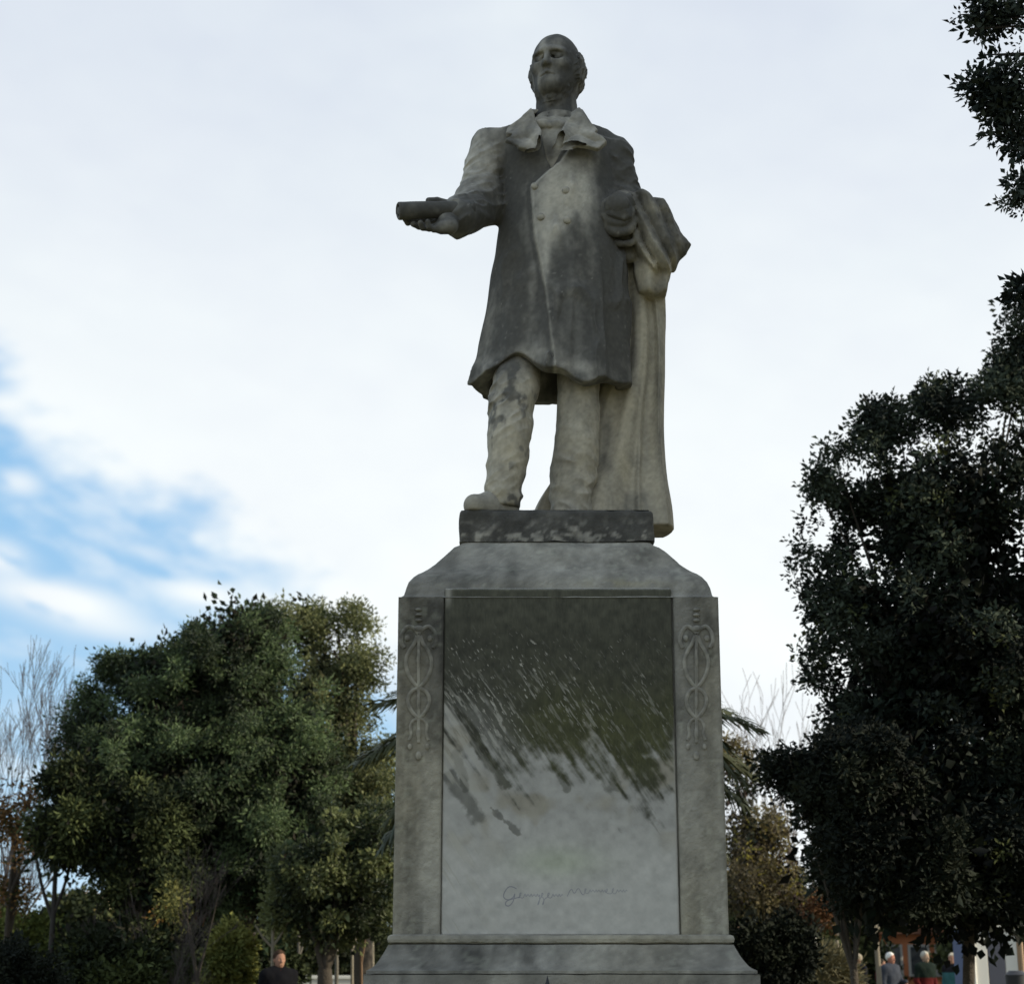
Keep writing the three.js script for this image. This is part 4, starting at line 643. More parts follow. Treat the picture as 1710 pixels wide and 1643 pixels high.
leafTree({ name: 'olive_tree', label: 'lighter olive-green tree with a thin airy top next to the pedestal', z: -25, foot: 600, fork: 2.6, r: 0.2, seed: 43, clump: 0.27, clumps: 2.6, per: 26, sprig: 'loose', mat: thinLeafMat, colors: OLIVE, core: 0.35, coreColor: [0.03, 0.034, 0.016], gap: 0.30,
  blobs: [[560, 1040, 52, 40, 0.8, 0, 0.5], [600, 1080, 40, 70, 0.8, 0, 0.6], [500, 1050, 60, 48, 0.9, 0, 0.9], [560, 1140, 80, 80, 1.2, 0, 0.9], [540, 1240, 90, 100, 1.2], [590, 1350, 85, 100, 1.2], [625, 1290, 55, 60, 0.9], [630, 1430, 60, 70, 0.9]] });
leafTree({ name: 'leafy_tree', label: 'small leafy green tree on a forked trunk, low beside the pedestal base', z: -17, foot: 543, fork: 1.45, r: 0.13, seed: 44, clump: 0.23, clumps: 2.8, per: 40, mat: thinLeafMat, colors: [[0.035, 0.048, 0.02], [0.15, 0.17, 0.065]], core: 0.8, coreColor: [0.015, 0.02, 0.01],
  blobs: [[540, 1450, 75, 60, 0.7], [600, 1430, 62, 75, 0.7], [620, 1500, 48, 50, 0.5], [500, 1500, 55, 45, 0.5], [560, 1540, 60, 34, 0.5], [640, 1390, 40, 40, 0.5]] });
leafTree({ name: 'autumn_tree', label: 'sparse brown and yellow-leaved tree just right of the pedestal', z: -24, foot: 1262, fork: 1.6, r: 0.12, seed: 45, clump: 0.32, clumps: 2.6, per: 36, mat: thinLeafMat, sprig: 'loose', colors: [[0.075, 0.062, 0.038], [0.21, 0.17, 0.075], [0.26, 0.22, 0.04]], third: 0.12, gap: 0.36, core: 0.4, coreColor: [0.025, 0.024, 0.016],
  blobs: [[1240, 1320, 40, 45, 0.6], [1262, 1400, 58, 50, 0.8], [1300, 1470, 50, 45, 0.8], [1250, 1480, 55, 45, 0.8], [1310, 1530, 42, 30, 0.6], [1225, 1260, 26, 26, 0.4]] });
leafTree({ name: 'russet_tree', label: 'small half-bare tree with rusty orange leaves at the far left edge', z: -22, foot: 8, fork: 1.8, r: 0.1, seed: 46, clump: 0.3, clumps: 3.4, per: 20, sprig: 'loose', colors: [[0.13, 0.075, 0.03], [0.3, 0.16, 0.06], [0.06, 0.06, 0.02]], third: 0.3, gap: 0.38,
  blobs: [[8, 1340, 26, 40, 0.5], [25, 1390, 34, 34, 0.5], [50, 1330, 22, 20, 0.3], [70, 1420, 40, 30, 0.5], [20, 1480, 26, 25, 0.3]] });
leafTree({ name: 'yellowing_tree', label: 'small tree with scattered yellow leaves under the big evergreen', z: -16, foot: 330, fork: 1.35, r: 0.035, seed: 47, clump: 0.22, clumps: 3.2, per: 16, sprig: 'loose', size: 0.8, colors: [[0.06, 0.065, 0.02], [0.15, 0.145, 0.045], [0.2, 0.11, 0.03]], third: 0.1, gap: 0.42,
  blobs: [[330, 1465, 55, 20, 0.5], [300, 1520, 50, 14, 0.4], [280, 1500, 40, 20, 0.4], [370, 1480, 30, 20, 0.3]] });

// ------------------------------------------------------------------ bare winter trees
function bareTree(name, label, pos, o) {
  const t = thing(name, label, 'tree', pos), R = rng(o.seed), main = [], fine = [];
  const grow = (p, d, len, r, depth) => {
    const n = 3, pts = [p.toArray()]; let q = p.clone(), v = d.clone();
    for (let i = 0; i < n; i++) { v.add(new THREE.Vector3((R() - 0.5) * 0.22, 0.05 + (R() - 0.5) * 0.16, (R() - 0.5) * 0.22)).normalize(); q = q.clone().addScaledVector(v, len / n); pts.push(q.toArray()); }
    const r1 = Math.max(o.tip, r * 0.62); (depth < 2 ? main : fine).push(taperTube(pts, r, r1, depth < 2 ? 7 : 3, 0.08, depth + 1));
    if (depth >= o.depth) return;
    const kids = depth === 0 ? o.first : 2 + (R() < o.more ? 1 : 0);
    for (let k = 0; k < kids; k++) { const a = R() * 6.28, sp = o.spread * (0.6 + 0.8 * R()), w = v.clone().add(new THREE.Vector3(Math.cos(a) * sp, (R() - 0.2) * 0.35, Math.sin(a) * sp)).normalize(); const from = k === 0 ? q : new THREE.Vector3(...pts[1 + Math.floor(R() * n)]); grow(from, w, len * (0.62 + 0.25 * R()), r1 * (k === 0 ? 0.95 : 0.7), depth + 1); }
    if (depth === 0) for (let k = 0; k < o.side; k++) { const f = 0.35 + 0.6 * R(), a = R() * 6.28, b = new THREE.Vector3(lerp(p.x, q.x, f), lerp(p.y, q.y, f), lerp(p.z, q.z, f)); grow(b, new THREE.Vector3(Math.cos(a) * 0.6, 0.8, Math.sin(a) * 0.6).normalize(), len * 0.4, r1 * 0.5, 2); }
  };
  grow(new THREE.Vector3(0, -0.05, 0), new THREE.Vector3(o.lean || 0, 1, 0).normalize(), o.len, o.r, 0);
  part(t, 'trunk', mergeGeometries(main), o.mat || twigMat); const tw = part(t, 'twigs', mergeGeometries(fine), o.mat2 || o.mat || twigMat); tw.userData.kind = 'stuff';
}
const greyTwig = plain(0.11, 0.095, 0.09);
bareTree('bare_tree', 'tall leafless grey tree at the left edge against blue sky', [at(12, 1600, -27)[0], 0, -27], { seed: 51, len: 2.25, r: 0.09, tip: 0.0045, depth: 7, first: 4, more: 0.6, spread: 0.3, side: 8, lean: 0.035, mat: greyTwig, mat2: greyTwig });
bareTree('bare_tree', 'faint leafless twiggy tree between the palm and the oak', [at(1318, 1600, -30)[0], 0, -30], { seed: 52, len: 2.4, r: 0.08, tip: 0.006, depth: 5, first: 4, more: 0.6, spread: 0.4, side: 3, mat: plain(0.16, 0.13, 0.12) });
bareTree('bare_tree', 'leafless reddish-grey small tree in front of the big dark evergreen', [at(275, 1600, -14)[0], 0, -14], { seed: 53, len: 0.88, r: 0.018, tip: 0.0025, depth: 6, first: 4, more: 0.7, spread: 0.45, side: 4, mat: plain(0.05, 0.038, 0.032) });

// ------------------------------------------------------------------ palm behind the pedestal
{
  const z = -13, [px0] = at(930, 1240, z), py0 = at(930, 1238, z)[1];
  const t = thing('palm_tree', 'date palm whose arching fronds show on both sides behind the pedestal', 'palm', [px0, 0, z]);
  part(t, 'trunk', taperTube([[0.1, 0, 0], [0.05, py0 * 0.5, 0], [0, py0 - 0.1, 0]], 0.3, 0.26, 12, 0.2, 7), barkMat);
  const frond = (seed, droop, L) => {
    const R = rng(seed), pts = []; for (let i = 0; i <= 10; i++) { const s = i / 10; pts.push(new THREE.Vector3(L * (s - 0.12 * droop * s * s * s), -droop * L * 0.62 * Math.pow(s, 2.1), 0)); }
    const c = new THREE.CatmullRomCurve3(pts), pos = [], idx = [], n = 72;
    for (let i = 4; i < n; i++) for (const m of [-1, 1]) {
      const s = i / n, p = c.getPointAt(s), d = c.getTangentAt(s), len = 0.46 * Math.pow(Math.sin(Math.PI * Math.min(1, s * 0.86 + 0.1)), 0.7) * (0.85 + 0.3 * R()), up = new THREE.Vector3(-d.y, d.x, 0);
      const v = d.clone().multiplyScalar(0.62).addScaledVector(new THREE.Vector3(0, 0, m), 0.62).addScaledVector(up, 0.42 - 0.75 * R()).normalize(), w = new THREE.Vector3().crossVectors(v, new THREE.Vector3(0, 1, 0)).normalize().multiplyScalar(0.014), k = pos.length / 3;
      const mid = p.clone().addScaledVector(v, len * 0.55), tip = p.clone().addScaledVector(v, len); tip.y -= len * 0.4;
      for (const q of [p.clone().sub(w), p.clone().add(w), mid.clone().sub(w), mid.clone().add(w), tip]) pos.push(q.x, q.y, q.z);
      idx.push(k, k + 1, k + 3, k, k + 3, k + 2, k + 2, k + 3, k + 4);
    }
    const g = new THREE.BufferGeometry(); g.setAttribute('position', new THREE.Float32BufferAttribute(pos, 3)); g.setIndex(idx); g.computeVertexNormals();
    const r = taperTube(pts.map((p) => p.toArray()), 0.02, 0.005, 5, 0.05, 3); r.deleteAttribute('uv');
    return mergeGeometries([g, r]);
  };
  const V = [frond(1, 0.8, 2.35), frond(2, 1.0, 2.3), frond(3, 1.15, 2.2), frond(4, 0.5, 1.5)], mats = [new THREE.MeshStandardMaterial({ color: new THREE.Color().setRGB(0.035, 0.045, 0.02), roughness: 0.85, side: THREE.DoubleSide }), new THREE.MeshStandardMaterial({ color: new THREE.Color().setRGB(0.06, 0.068, 0.028), roughness: 0.85, side: THREE.DoubleSide }), new THREE.MeshStandardMaterial({ color: new THREE.Color().setRGB(0.04, 0.052, 0.022), roughness: 0.5, side: THREE.DoubleSide })];
  const R = rng(77);
  for (let i = 0; i < 64; i++) { const el = i < 8 ? 1.2 : lerp(0.72, -0.45, (i - 8) / 55) + (R() - 0.5) * 0.1, az = i * 2.39996; const m = part(t, 'frond', V[el > 1 ? 3 : Math.floor(R() * 3)], mats[Math.floor(R() * 3)]); m.rotation.order = 'YZX'; m.rotation.set((R() - 0.5) * 0.5, az, el); m.position.set(0, py0, 0); }
}

// ------------------------------------------------------------------ slender young trees on the paths
function youngTree(label, px, py, z, fork, r, arms, mat) {
  const [x, y] = at(px, py, z), t = thing('young_tree', label, 'tree', [x, 0, z]), G = [taperTube([[0, 0, 0], [0.02, y * 0.5, 0], [0, y, 0]], r, r * 0.6, 8, 0.1, Math.round(px))];
  for (const [dx, dy, dz] of arms) G.push(taperTube([[0, fork, 0], [dx * 0.5, fork + dy * 0.4, dz * 0.5], [dx, fork + dy, dz]], r * 0.6, r * 0.3, 6, 0.1, 3));
  part(t, 'trunk', mergeGeometries(G), mat); return t;
}
const paleBark = plain(0.22, 0.19, 0.14), greyBark = plain(0.14, 0.125, 0.1), brownBark = plain(0.16, 0.1, 0.06);  // plain bark colours: pale buff, grey and brown
youngTree('pruned pale young tree with a Y fork just behind the person in black', 456, 1522, -17, 1.75, 0.035, [[0.25, 0.42, 0], [-0.24, 0.3, 0.05]], paleBark);
youngTree('thin grey stem right of the person in black', 499, 1560, -20, 1.6, 0.04, [[0.1, 0.35, 0]], greyBark);
youngTree('slim pale stem left of the thinnest stem beside the pedestal base', 562, 1560, -26, 1.6, 0.05, [[-0.1, 0.4, 0.1]], greyBark);
youngTree('straight yellowish stem nearest the small leafy tree, before the low wall', 588, 1548, -22, 1.7, 0.035, [[0.1, 0.4, 0]], paleBark);
youngTree('thin orange-brown stem touching the pedestal base on its left', 603, 1590, -18, 1.5, 0.03, [[0.06, 0.4, 0]], brownBark);
youngTree('short pale stem peeping just above the base moulding on the left', 622, 1572, -30, 1.5, 0.045, [[-0.08, 0.3, 0]], paleBark);
youngTree('thin brown stem standing directly right of the pedestal base', 1232, 1540, -20, 1.6, 0.035, [[0.1, 0.4, 0]], brownBark);
{ const t = youngTree('slender stem with a white band and rusty top behind the dry shrub', 1357, 1530, -20, 1.9, 0.04, [[0.1, 0.3, 0], [0.22, 0.25, 0.1]], greyBark); const b = new THREE.CylinderGeometry(0.05, 0.05, 0.2, 12); b.translate(0.014, 1.82, 0); part(t, 'painted_band', b, plain(0.6, 0.58, 0.52));
  crownOf(t, 'crown', [[0.05, 2.2, 0, 0.2, 0.25, 0.2], [0.25, 2.3, 0, 0.2, 0.15, 0.2]], { seed: 61, clump: 0.14, clumps: 5, per: 9, sprig: 'loose', size: 0.7, colors: [[0.08, 0.035, 0.016], [0.14, 0.065, 0.025]] }); }
{ const t = youngTree('young tree with a wide Y fork between the banded stem and the people', 1398, 1570, -20, 1.95, 0.045, [[0.45, 0.55, 0], [-0.2, 0.55, 0]], paleBark);
  crownOf(t, 'crown', [[0.45, 2.55, 0, 0.4, 0.22, 0.3]], { seed: 62, clump: 0.16, clumps: 3, per: 9, sprig: 'loose', size: 0.8, gap: 0.4, colors: [[0.06, 0.07, 0.02], [0.16, 0.15, 0.04]] }); }
youngTree('pale trunk rising between the two groups of people', 1461, 1530, -21, 2.0, 0.06, [[0.2, 0.5, 0], [-0.15, 0.4, 0.1]], paleBark);
youngTree('thick dark trunk under the big evergreen, left of the sunlit one', 250, 1440, -19.9, 1.9, 0.07, [[0.3, 0.8, 0]], plain(0.045, 0.038, 0.03));
youngTree('dark upright trunk near the left edge beside the sky gap', 96, 1385, -19.6, 2.2, 0.055, [[0.3, 1.1, 0], [-0.35, 1.2, 0.1]], plain(0.035, 0.03, 0.026));
{ youngTree('trunk with orange sunlight painted on the bark under the evergreens', 326, 1450, -20.6, 1.7, 0.085, [[0.25, 0.9, 0], [-0.22, 0.8, 0]], plain(0.24, 0.14, 0.075)); }  // bark coloured orange to stand for sunlight falling on it

// ------------------------------------------------------------------ hedges, shrubs and the wood that closes the view
function shrub(name, label, z, blobs, o) { const [bx] = at(blobs[0][0], 1600, z), t = thing(name, label, 'shrub', [bx, 0, z]); const B = blobs.map(([px, py, rx, ry, rz]) => { const [x, y] = at(px, py, z), s = scaleAt(py, z); return [x - bx, y, 0, rx * s, ry * s, rz]; }); B.forEach(([x, y, zz], i) => part(t, 'stem', taperTube([[x * 0.6, 0, zz], [x * 0.8, y * 0.5, zz], [x, y, zz]], 0.03, 0.012, 5, 0.1, i + 1), barkMat)); crownOf(t, 'foliage', B, o); return t; }
shrub('hedge', 'dark clipped hedge in the bottom left corner', -12, [[30, 1650, 50, 60, 0.5], [-20, 1650, 50, 70, 0.5], [20, 1720, 70, 60, 0.5]], { seed: 71, clump: 0.22, clumps: 4, per: 46, colors: BLACK, core: 2, size: 0.8 });
shrub('shrub', 'sunny green shrub behind the dark clipped hedge', -26, [[50, 1570, 40, 34, 0.5], [20, 1560, 25, 30, 0.4], [70, 1620, 40, 40, 0.5]], { seed: 72, clump: 0.26, clumps: 4, per: 40, colors: [[0.06, 0.08, 0.02], [0.15, 0.17, 0.045]], core: 0.8 });
shrub('shrub', 'upright yellow-green shrub between two dark trunks', -18, [[382, 1610, 22, 44, 0.4], [372, 1650, 30, 40, 0.4], [386, 1575, 14, 20, 0.3]], { seed: 73, clump: 0.2, clumps: 4, per: 42, colors: [[0.06, 0.075, 0.018], [0.16, 0.16, 0.04]], core: 0.8 });
shrub('shrub', 'low dark shrub with green tips left of the sunlit trunk', -13, [[215, 1650, 40, 40, 0.5], [160, 1640, 50, 50, 0.5], [120, 1660, 50, 40, 0.5]], { seed: 74, clump: 0.24, clumps: 4, per: 44, colors: [[0.014, 0.02, 0.008], [0.06, 0.075, 0.022]], core: 1.5 });
shrub('shrub', 'dark rounded bush at the foot of the big evergreen trunk', -19, [[430, 1640, 60, 60, 0.6], [300, 1640, 40, 50, 0.5]], { seed: 75, clump: 0.25, clumps: 4, per: 44, colors: [[0.014, 0.02, 0.008], [0.045, 0.056, 0.02]], core: 1.5 });
shrub('shrub', 'broad black-green thicket in the shade behind the twiggy bare tree', -19.5, [[240, 1585, 70, 34, 0.7], [330, 1600, 60, 40, 0.7], [150, 1590, 60, 36, 0.6]], { seed: 78, clump: 0.25, clumps: 4, per: 40, colors: [[0.012, 0.016, 0.008], [0.045, 0.055, 0.02]], core: 1.4 });
shrub('shrub', 'dim green thicket far behind the stems left of the pedestal base', -34, [[520, 1590, 60, 30, 0.8], [610, 1585, 50, 32, 0.8], [440, 1590, 50, 34, 0.8]], { seed: 79, clump: 0.3, clumps: 4, per: 34, colors: [[0.02, 0.026, 0.011], [0.07, 0.08, 0.03]], core: 1 });
shrub('dry_shrub', 'tan feathery dry shrub beside the pedestal under the banded stem', -18, [[1368, 1632, 30, 30, 0.4], [1345, 1645, 24, 30, 0.3], [1392, 1640, 22, 34, 0.3]], { seed: 76, clump: 0.16, clumps: 8, per: 26, sprig: 'needle', size: 1.1, colors: [[0.12, 0.11, 0.06], [0.26, 0.22, 0.12]], core: 0.4, coreColor: [0.05, 0.045, 0.025] });
shrub('shrub', 'dark bush close against the right of the pedestal base', -14, [[1272, 1610, 50, 60, 0.5], [1310, 1590, 40, 50, 0.5]], { seed: 77, clump: 0.24, clumps: 4, per: 44, colors: BLACK, core: 1.8 });
{ // far wood
  const g = new THREE.Group(), R = rng(88), B = [];
  for (let i = 0; i < 46; i++) { const px = -500 + i * 62 + R() * 40, z = -56 - R() * 16, [x] = at(px, 1600, z); const h = 2.3 + 1.9 * R() + (px > 1200 ? 1.2 : 0) - (px < 40 ? 0.9 : 0); B.push([x, h * 0.5, z, 1.9 + R(), h * 0.62, 1.6]); }
  const P = new THREE.Group(); crownOf(P, 'distant_wood', B, { seed: 89, clump: 0.75, clumps: 5, per: 26, sprig: 'far', colors: [[0.02, 0.028, 0.012], [0.07, 0.08, 0.03], [0.12, 0.10, 0.04]], third: 0.08 });
  const m = P.children[0]; P.remove(m); m.userData = { kind: 'stuff', label: 'mixed dark green undergrowth closing the view beneath the trees', category: 'woodland' }; scene.add(m);
}
// low pale wall far across the garden
{ const z = -52, [x0, y0] = at(505, 1630, z), [x1] = at(650, 1630, z), t = thing('parapet_wall', 'low pale stone wall glimpsed between the stems left of the pedestal', 'wall', [(x0 + x1) / 2, 0, z]), w = x1 - x0;
  const m = plain(0.42, 0.40, 0.35); part(t, 'wall', new RoundedBoxGeometry(w, y0 - 0.1, 0.3, 2, 0.02).translate(0, (y0 - 0.1) / 2, 0), m); for (let i = 0; i < 5; i++) part(t, 'coping_stone', new RoundedBoxGeometry(w / 5 - 0.02, 0.12, 0.4, 2, 0.025).translate(-w / 2 + (i + 0.5) * w / 5, y0 - 0.04, 0), plain(0.55, 0.53, 0.47)); }
// houses far behind the trees
function house(label, px0, px1, pyTop, z, wallC, roofC) {
  const [x0, y1] = at(px0, pyTop, z), [x1] = at(px1, pyTop, z), w = x1 - x0, t = thing('house', label, 'house', [(x0 + x1) / 2, 0, z]);
  part(t, 'wall', new THREE.BoxGeometry(w, y1, 5).translate(0, y1 / 2, -2.5), plain(...wallC));
  const s = new THREE.Shape([new THREE.Vector2(-w / 2 - 0.3, 0), new THREE.Vector2(w / 2 + 0.3, 0), new THREE.Vector2(0, Math.min(0.7, w * 0.12))].map((v) => v)); part(t, 'roof', new THREE.ExtrudeGeometry(s, { depth: 5.6, bevelEnabled: false }).translate(0, y1 + 0.003, -5.3), plain(...roofC));
  for (let i = 0; i < 3; i++) for (const y of [1.5, 1.5 + 2.2]) { if (y + 0.7 > y1) continue; const f = part(t, 'window', new RoundedBoxGeometry(0.9, 1.3, 0.1, 1, 0.02).translate(-w / 3 + i * w / 3, y, 0.03), plain(0.4, 0.38, 0.34)); part(f, 'pane', new THREE.BoxGeometry(0.7, 1.1, 0.02).translate(-w / 3 + i * w / 3, y, 0.085), plain(0.03, 0.035, 0.04, 0.2)); }
}
house('pale yellow house seen through a gap in the left trees', 105, 175, 1496, -78, [0.7, 0.58, 0.38], [0.45, 0.36, 0.26]);
house('rusty orange house behind the people under the oak', 1465, 1600, 1560, -66, [0.42, 0.15, 0.06], [0.16, 0.07, 0.04]);
house('ochre house at the right edge beyond the white booth', 1680, 1780, 1500, -70, [0.45, 0.32, 0.16], [0.25, 0.12, 0.07]);

// ------------------------------------------------------------------ white booth and bin at the right
{ const z = -20.5, [x0, y1] = at(1622, 1546, z), [x1] = at(1702, 1546, z), w = x1 - x0, t = thing('market_booth', 'tall white booth with a dark middle panel under the oak', 'booth', [(x0 + x1) / 2, 0, z]);
  const white = plain(0.72, 0.7, 0.64, 0.6), dark = plain(0.06, 0.065, 0.09, 0.6), tan = plain(0.42, 0.28, 0.17, 0.7);
  const pan = (a, b, m, n) => part(t, n, new RoundedBoxGeometry((b - a) * w - 0.006, y1 - 0.04, 0.05, 2, 0.01).translate((a + b) / 2 * w - w / 2, (y1 - 0.04) / 2, 0), m);
  pan(0, 0.3, white, 'panel'); pan(0.3, 0.66, dark, 'panel'); pan(0.66, 0.92, white, 'panel'); pan(0.92, 1, tan, 'panel');
  part(t, 'post', new THREE.CylinderGeometry(0.03, 0.03, y1 + 0.04, 10).translate(-w / 2, y1 / 2, 0.04), white); part(t, 'post', new THREE.CylinderGeometry(0.03, 0.03, y1 + 0.04, 10).translate(w / 2, y1 / 2, 0.04), tan);
  part(t, 'side_wall', new THREE.BoxGeometry(0.04, y1 - 0.06, 1.2).translate(-w / 2 + 0.02, (y1 - 0.06) / 2, -0.64), plain(0.12, 0.15, 0.26)); part(t, 'roof', new RoundedBoxGeometry(w + 0.1, 0.05, 1.4, 2, 0.015).translate(0, y1, -0.62), white);
}
{ const z = -19, [x, y] = at(1697, 1622, z), t = thing('litter_bin', 'dark squat litter bin in front of the white booth', 'bin', [x, 0, z]); part(t, 'body', new THREE.CylinderGeometry(0.16, 0.13, y - 0.05, 16).translate(0, (y - 0.05) / 2, 0), plain(0.02, 0.02, 0.022, 0.6)); part(t, 'lid', new THREE.CylinderGeometry(0.1, 0.17, 0.06, 16).translate(0, y - 0.02, 0), plain(0.025, 0.025, 0.03, 0.5)); }

// ------------------------------------------------------------------ people
function person(o) {
  const [x, topY] = at(o.px, o.top, o.z), H = topY, k = H / 1.75, t = thing('person', o.label, 'person', [x, 0, o.z], undefined); t.rotation.y = o.turn || 0;
  const q = (list) => list.map((v) => v * k), st = o.stride || 0.12, up = o.arm || 0;
  const J = { hipL: q([-0.09, 0.92, 0]), hipR: q([0.09, 0.92, 0]), kL: q([-0.1, 0.5, st * 0.7 + 0.03]), kR: q([0.1, 0.5, -st * 0.3 + 0.03]), aL: q([-0.1, 0.08, st]), aR: q([0.1, 0.08, -st]), tL: q([-0.12, 0.03, st + 0.15]), tR: q([0.12, 0.03, -st + 0.15]), pel: q([0, 0.95, 0]), chest: q([0, 1.28, 0.01]), neck: q([0, 1.46, 0.0]), head: q([0, 1.62, 0.02]), sL: q([-0.19, 1.41, 0]), sR: q([0.19, 1.41, 0]), eL: q([-0.25, 1.13, -0.02]), eR: q([0.25, 1.13, -0.02 + up * 0.1]), wL: q([-0.22, 0.9, 0.1]), wR: q([0.2 - up * 0.06, 0.9 + up * 0.25, 0.12 + up * 0.15]) };
  const c = (a, b, r0, r1) => cap(J[a], J[b], r0 * k, r1 * k);
  const legs = blend([c('hipL', 'kL', 0.085, 0.062), c('kL', 'aL', 0.06, 0.042), c('hipR', 'kR', 0.085, 0.062), c('kR', 'aR', 0.06, 0.042), c('hipL', 'hipR', 0.1, 0.1)], 0.05 * k);
  const arms = blend([c('sL', 'eL', 0.056, 0.046), c('eL', 'wL', 0.044, 0.032), c('sR', 'eR', 0.056, 0.046), c('eR', 'wR', 0.044, 0.032)], 0.03 * k);
  const torso = blend([ell(J.chest, q([0.19, 0.22, 0.125])), ell(J.pel, q([0.17, 0.2, 0.12])), c('sL', 'sR', 0.065, 0.065)], 0.09 * k);
  const skin = o.skin || [0.36, 0.2, 0.14], tone = (col, a = 0.15) => (X, Y, Z) => col.map((v) => v * (1 - a + 2 * a * noise3(X * 14, Y * 9, Z * 14)));
  // body
  const core = blend([legs, torso, arms, c('neck', 'head', 0.055, 0.055)], 0.04 * k), coreIn = (X, Y, Z) => core(X, Y, Z);
  const hd = J.head, HL = (X, Y, Z) => { X = (X - hd[0]) / k; Y = (Y - hd[1]) / k; Z = (Z - hd[2]) / k; let d = smin(ell([0, 0.025, -0.01], [0.076, 0.098, 0.095])(X, Y, Z), ell([0, -0.045, 0.025], [0.058, 0.08, 0.06])(X, Y, Z), 0.04); for (const s of [-1, 1]) { d = smax(d, -ell([0.03 * s, 0, 0.09], [0.019, 0.012, 0.016])(X, Y, Z), 0.01); d = smin(d, ell([0.078 * s, -0.01, -0.005], [0.01, 0.028, 0.018])(X, Y, Z), 0.006); } d = smin(d, cap([0, 0.008, 0.082], [0, -0.034, 0.104], 0.008, 0.013)(X, Y, Z), 0.01); d = smin(d, cap([-0.02, -0.07, 0.076], [0.02, -0.07, 0.076], 0.008, 0.008)(X, Y, Z), 0.006); return d * k; };
  const hands = []; for (const [w, s] of [[J.wL, -1], [J.wR, 1]]) { const tip = [w[0], w[1] - 0.085 * k, w[2] + 0.03 * k]; hands.push(cap(w, tip, 0.028 * k, 0.032 * k)); for (let f = 0; f < 4; f++) hands.push(cap([tip[0] + 0.0 * k, tip[1] - 0.012 * k, tip[2] + (f - 1.5) * 0.019 * k], [tip[0] - s * 0.014 * k, tip[1] - (0.075 - 0.01 * Math.abs(f - 1.5)) * k, tip[2] + (f - 1.3) * 0.02 * k + 0.012 * k], 0.0095 * k, 0.008 * k)); hands.push(cap([w[0], w[1] - 0.03 * k, w[2] + 0.025 * k], [w[0] - s * 0.012 * k, w[1] - 0.09 * k, w[2] + 0.075 * k], 0.012 * k, 0.009 * k)); }
  const g = [polygonize(coreIn, q([-0.36, -0.02, -0.32]), q([0.36, 1.6, 0.36]), 0.026 * k, tone(skin, 0.1)), polygonize(HL, [hd[0] - 0.12 * k, hd[1] - 0.16 * k, hd[2] - 0.14 * k], [hd[0] + 0.12 * k, hd[1] + 0.16 * k, hd[2] + 0.15 * k], 0.0085 * k, tone(skin, 0.12))];
  for (let h = 0; h < 2; h++) { const L = hands.slice(h * 6, h * 6 + 6), f = blend(L, 0.006 * k), w = h ? J.wR : J.wL; g.push(polygonize(f, [w[0] - 0.08 * k, w[1] - 0.2 * k, w[2] - 0.07 * k], [w[0] + 0.08 * k, w[1] + 0.05 * k, w[2] + 0.13 * k], 0.0075 * k, tone(skin, 0.1))); }
  part(t, 'body', mergeGeometries(g), clothMat);
  const wr = (X, Y, Z) => (fbm3(X * 11, Y * 8, Z * 11, 2) - 0.5) * 0.03 * k;
  part(t, 'trousers', polygonize((X, Y, Z) => smax(smax(legs(X, Y, Z) - 0.016 * k + wr(X, Y, Z), Y - 1.0 * k, 0.01), 0.07 * k - Y, 0.01), q([-0.3, 0.0, -0.34]), q([0.3, 1.05, 0.36]), 0.02 * k, tone(o.legs || [0.02, 0.022, 0.03])), clothMat);
  part(t, 'jacket', polygonize((X, Y, Z) => smax(smin(torso(X, Y, Z) - 0.028 * k, arms(X, Y, Z) - 0.016 * k, 0.03 * k) + wr(X, Y, Z), (o.hem || 0.8) * k - Y, 0.015), q([-0.36, 0.6, -0.3]), q([0.36, 1.56, 0.36]), 0.018 * k, (X, Y, Z) => { const c0 = o.two && Y < o.two[0] * k ? o.two[1] : o.coat; return tone(c0)(X, Y, Z); }), clothMat);
  for (const [a, b] of [['aL', 'tL'], ['aR', 'tR']]) { const f = blend([cap([J[a][0], 0.05 * k, J[a][2] - 0.03 * k], [J[b][0], 0.035 * k, J[b][2]], 0.045 * k, 0.036 * k), c(a, a, 0.045, 0.045)], 0.03 * k); part(t, 'shoe', polygonize((X, Y, Z) => smax(f(X, Y, Z), -Y, 0.005), [Math.min(J[a][0], J[b][0]) - 0.1 * k, -0.01, J[a][2] - 0.12 * k], [Math.max(J[a][0], J[b][0]) + 0.1 * k, 0.17 * k, J[b][2] + 0.09 * k], 0.014 * k, tone([0.025, 0.022, 0.02])), clothMat); }
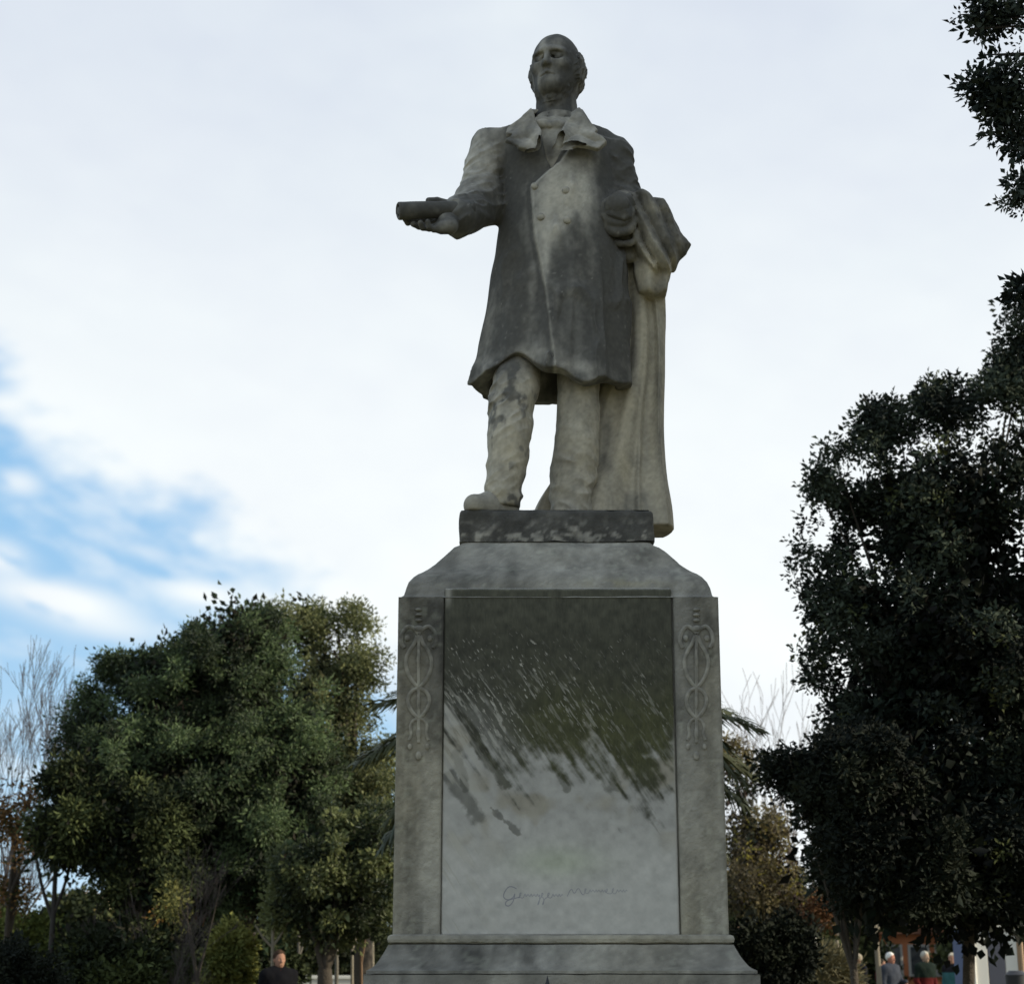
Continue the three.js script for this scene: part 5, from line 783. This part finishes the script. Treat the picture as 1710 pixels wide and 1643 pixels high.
  if (o.hair) part(t, 'hair', polygonize((X, Y, Z) => { const x1 = (X - hd[0]) / k, y1 = (Y - hd[1]) / k, z1 = (Z - hd[2]) / k; const f = ell([0, 0.035, -0.018], [0.085, 0.1, 0.1])(x1, y1, z1) + (fbm3(x1 * 50, y1 * 34, z1 * 50, 2) - 0.5) * 0.016; const long = o.long ? ell([0, -0.05, -0.05], [0.075, 0.12, 0.055])(x1, y1, z1) : 1; return smax(smin(f, long, 0.03), Math.min(z1 * 0.8 - y1 * 0.6 - 0.012, 9), 0.012) * k; }, [hd[0] - 0.13 * k, hd[1] - 0.22 * k, hd[2] - 0.16 * k], [hd[0] + 0.13 * k, hd[1] + 0.16 * k, hd[2] + 0.14 * k], 0.0095 * k, tone(o.hair, 0.3)), clothMat);
  if (o.scarf) part(t, 'scarf', polygonize((X, Y, Z) => { const dx = X, dz = Z - J.neck[2], dy = Y - J.neck[1] - 0.0 * k, qq = hyp(dx * dx + dz * dz) - 0.085 * k; return hyp(qq * qq + dy * dy) - 0.036 * k + wr(X, Y, Z) * 0.6; }, q([-0.17, 1.36, -0.17]), q([0.17, 1.56, 0.17]), 0.012 * k, tone(o.scarf)), clothMat);
  return t;
}
person({ label: 'person in black walking under the trees left of the pedestal, red scarf', px: 466, top: 1586, z: -16.2, turn: 0.5, coat: [0.006, 0.006, 0.008], legs: [0.012, 0.012, 0.016], hair: [0.05, 0.03, 0.02], scarf: [0.22, 0.03, 0.015] });
person({ label: 'fair-haired person with pale collar, leftmost of the people right of the pedestal', px: 1433, top: 1592, z: -31, turn: -1.2, coat: [0.015, 0.015, 0.02], hair: [0.35, 0.3, 0.22], scarf: [0.4, 0.36, 0.26], stride: 0.05 });
person({ label: 'white-haired person in a grey-blue jacket standing right of the pale trunk', px: 1486, top: 1590, z: -29, turn: 0.7, coat: [0.045, 0.05, 0.064], hair: [0.75, 0.72, 0.66], skin: [0.42, 0.2, 0.14], arm: 1, stride: 0.06 });
person({ label: 'person in a dark red top half hidden beside the white-haired person', px: 1471, top: 1601, z: -31, turn: 1.2, coat: [0.11, 0.018, 0.02], hair: [0.05, 0.04, 0.03], stride: 0.05 });
person({ label: 'grey-haired person in dark green carrying red, left of the orange house wall', px: 1544, top: 1588, z: -30.5, turn: 0.5, coat: [0.01, 0.017, 0.013], two: [1.2, [0.08, 0.01, 0.01]], hair: [0.4, 0.38, 0.32], skin: [0.4, 0.28, 0.2], stride: 0.05 });
person({ label: 'person in a black shawl over a long teal coat beside the booth', px: 1591, top: 1591, z: -30, turn: -0.8, coat: [0.014, 0.013, 0.016], two: [1.34, [0.04, 0.12, 0.13]], hair: [0.55, 0.48, 0.36], hem: 0.55, stride: 0.05 });
renderer.render(scene, camera);
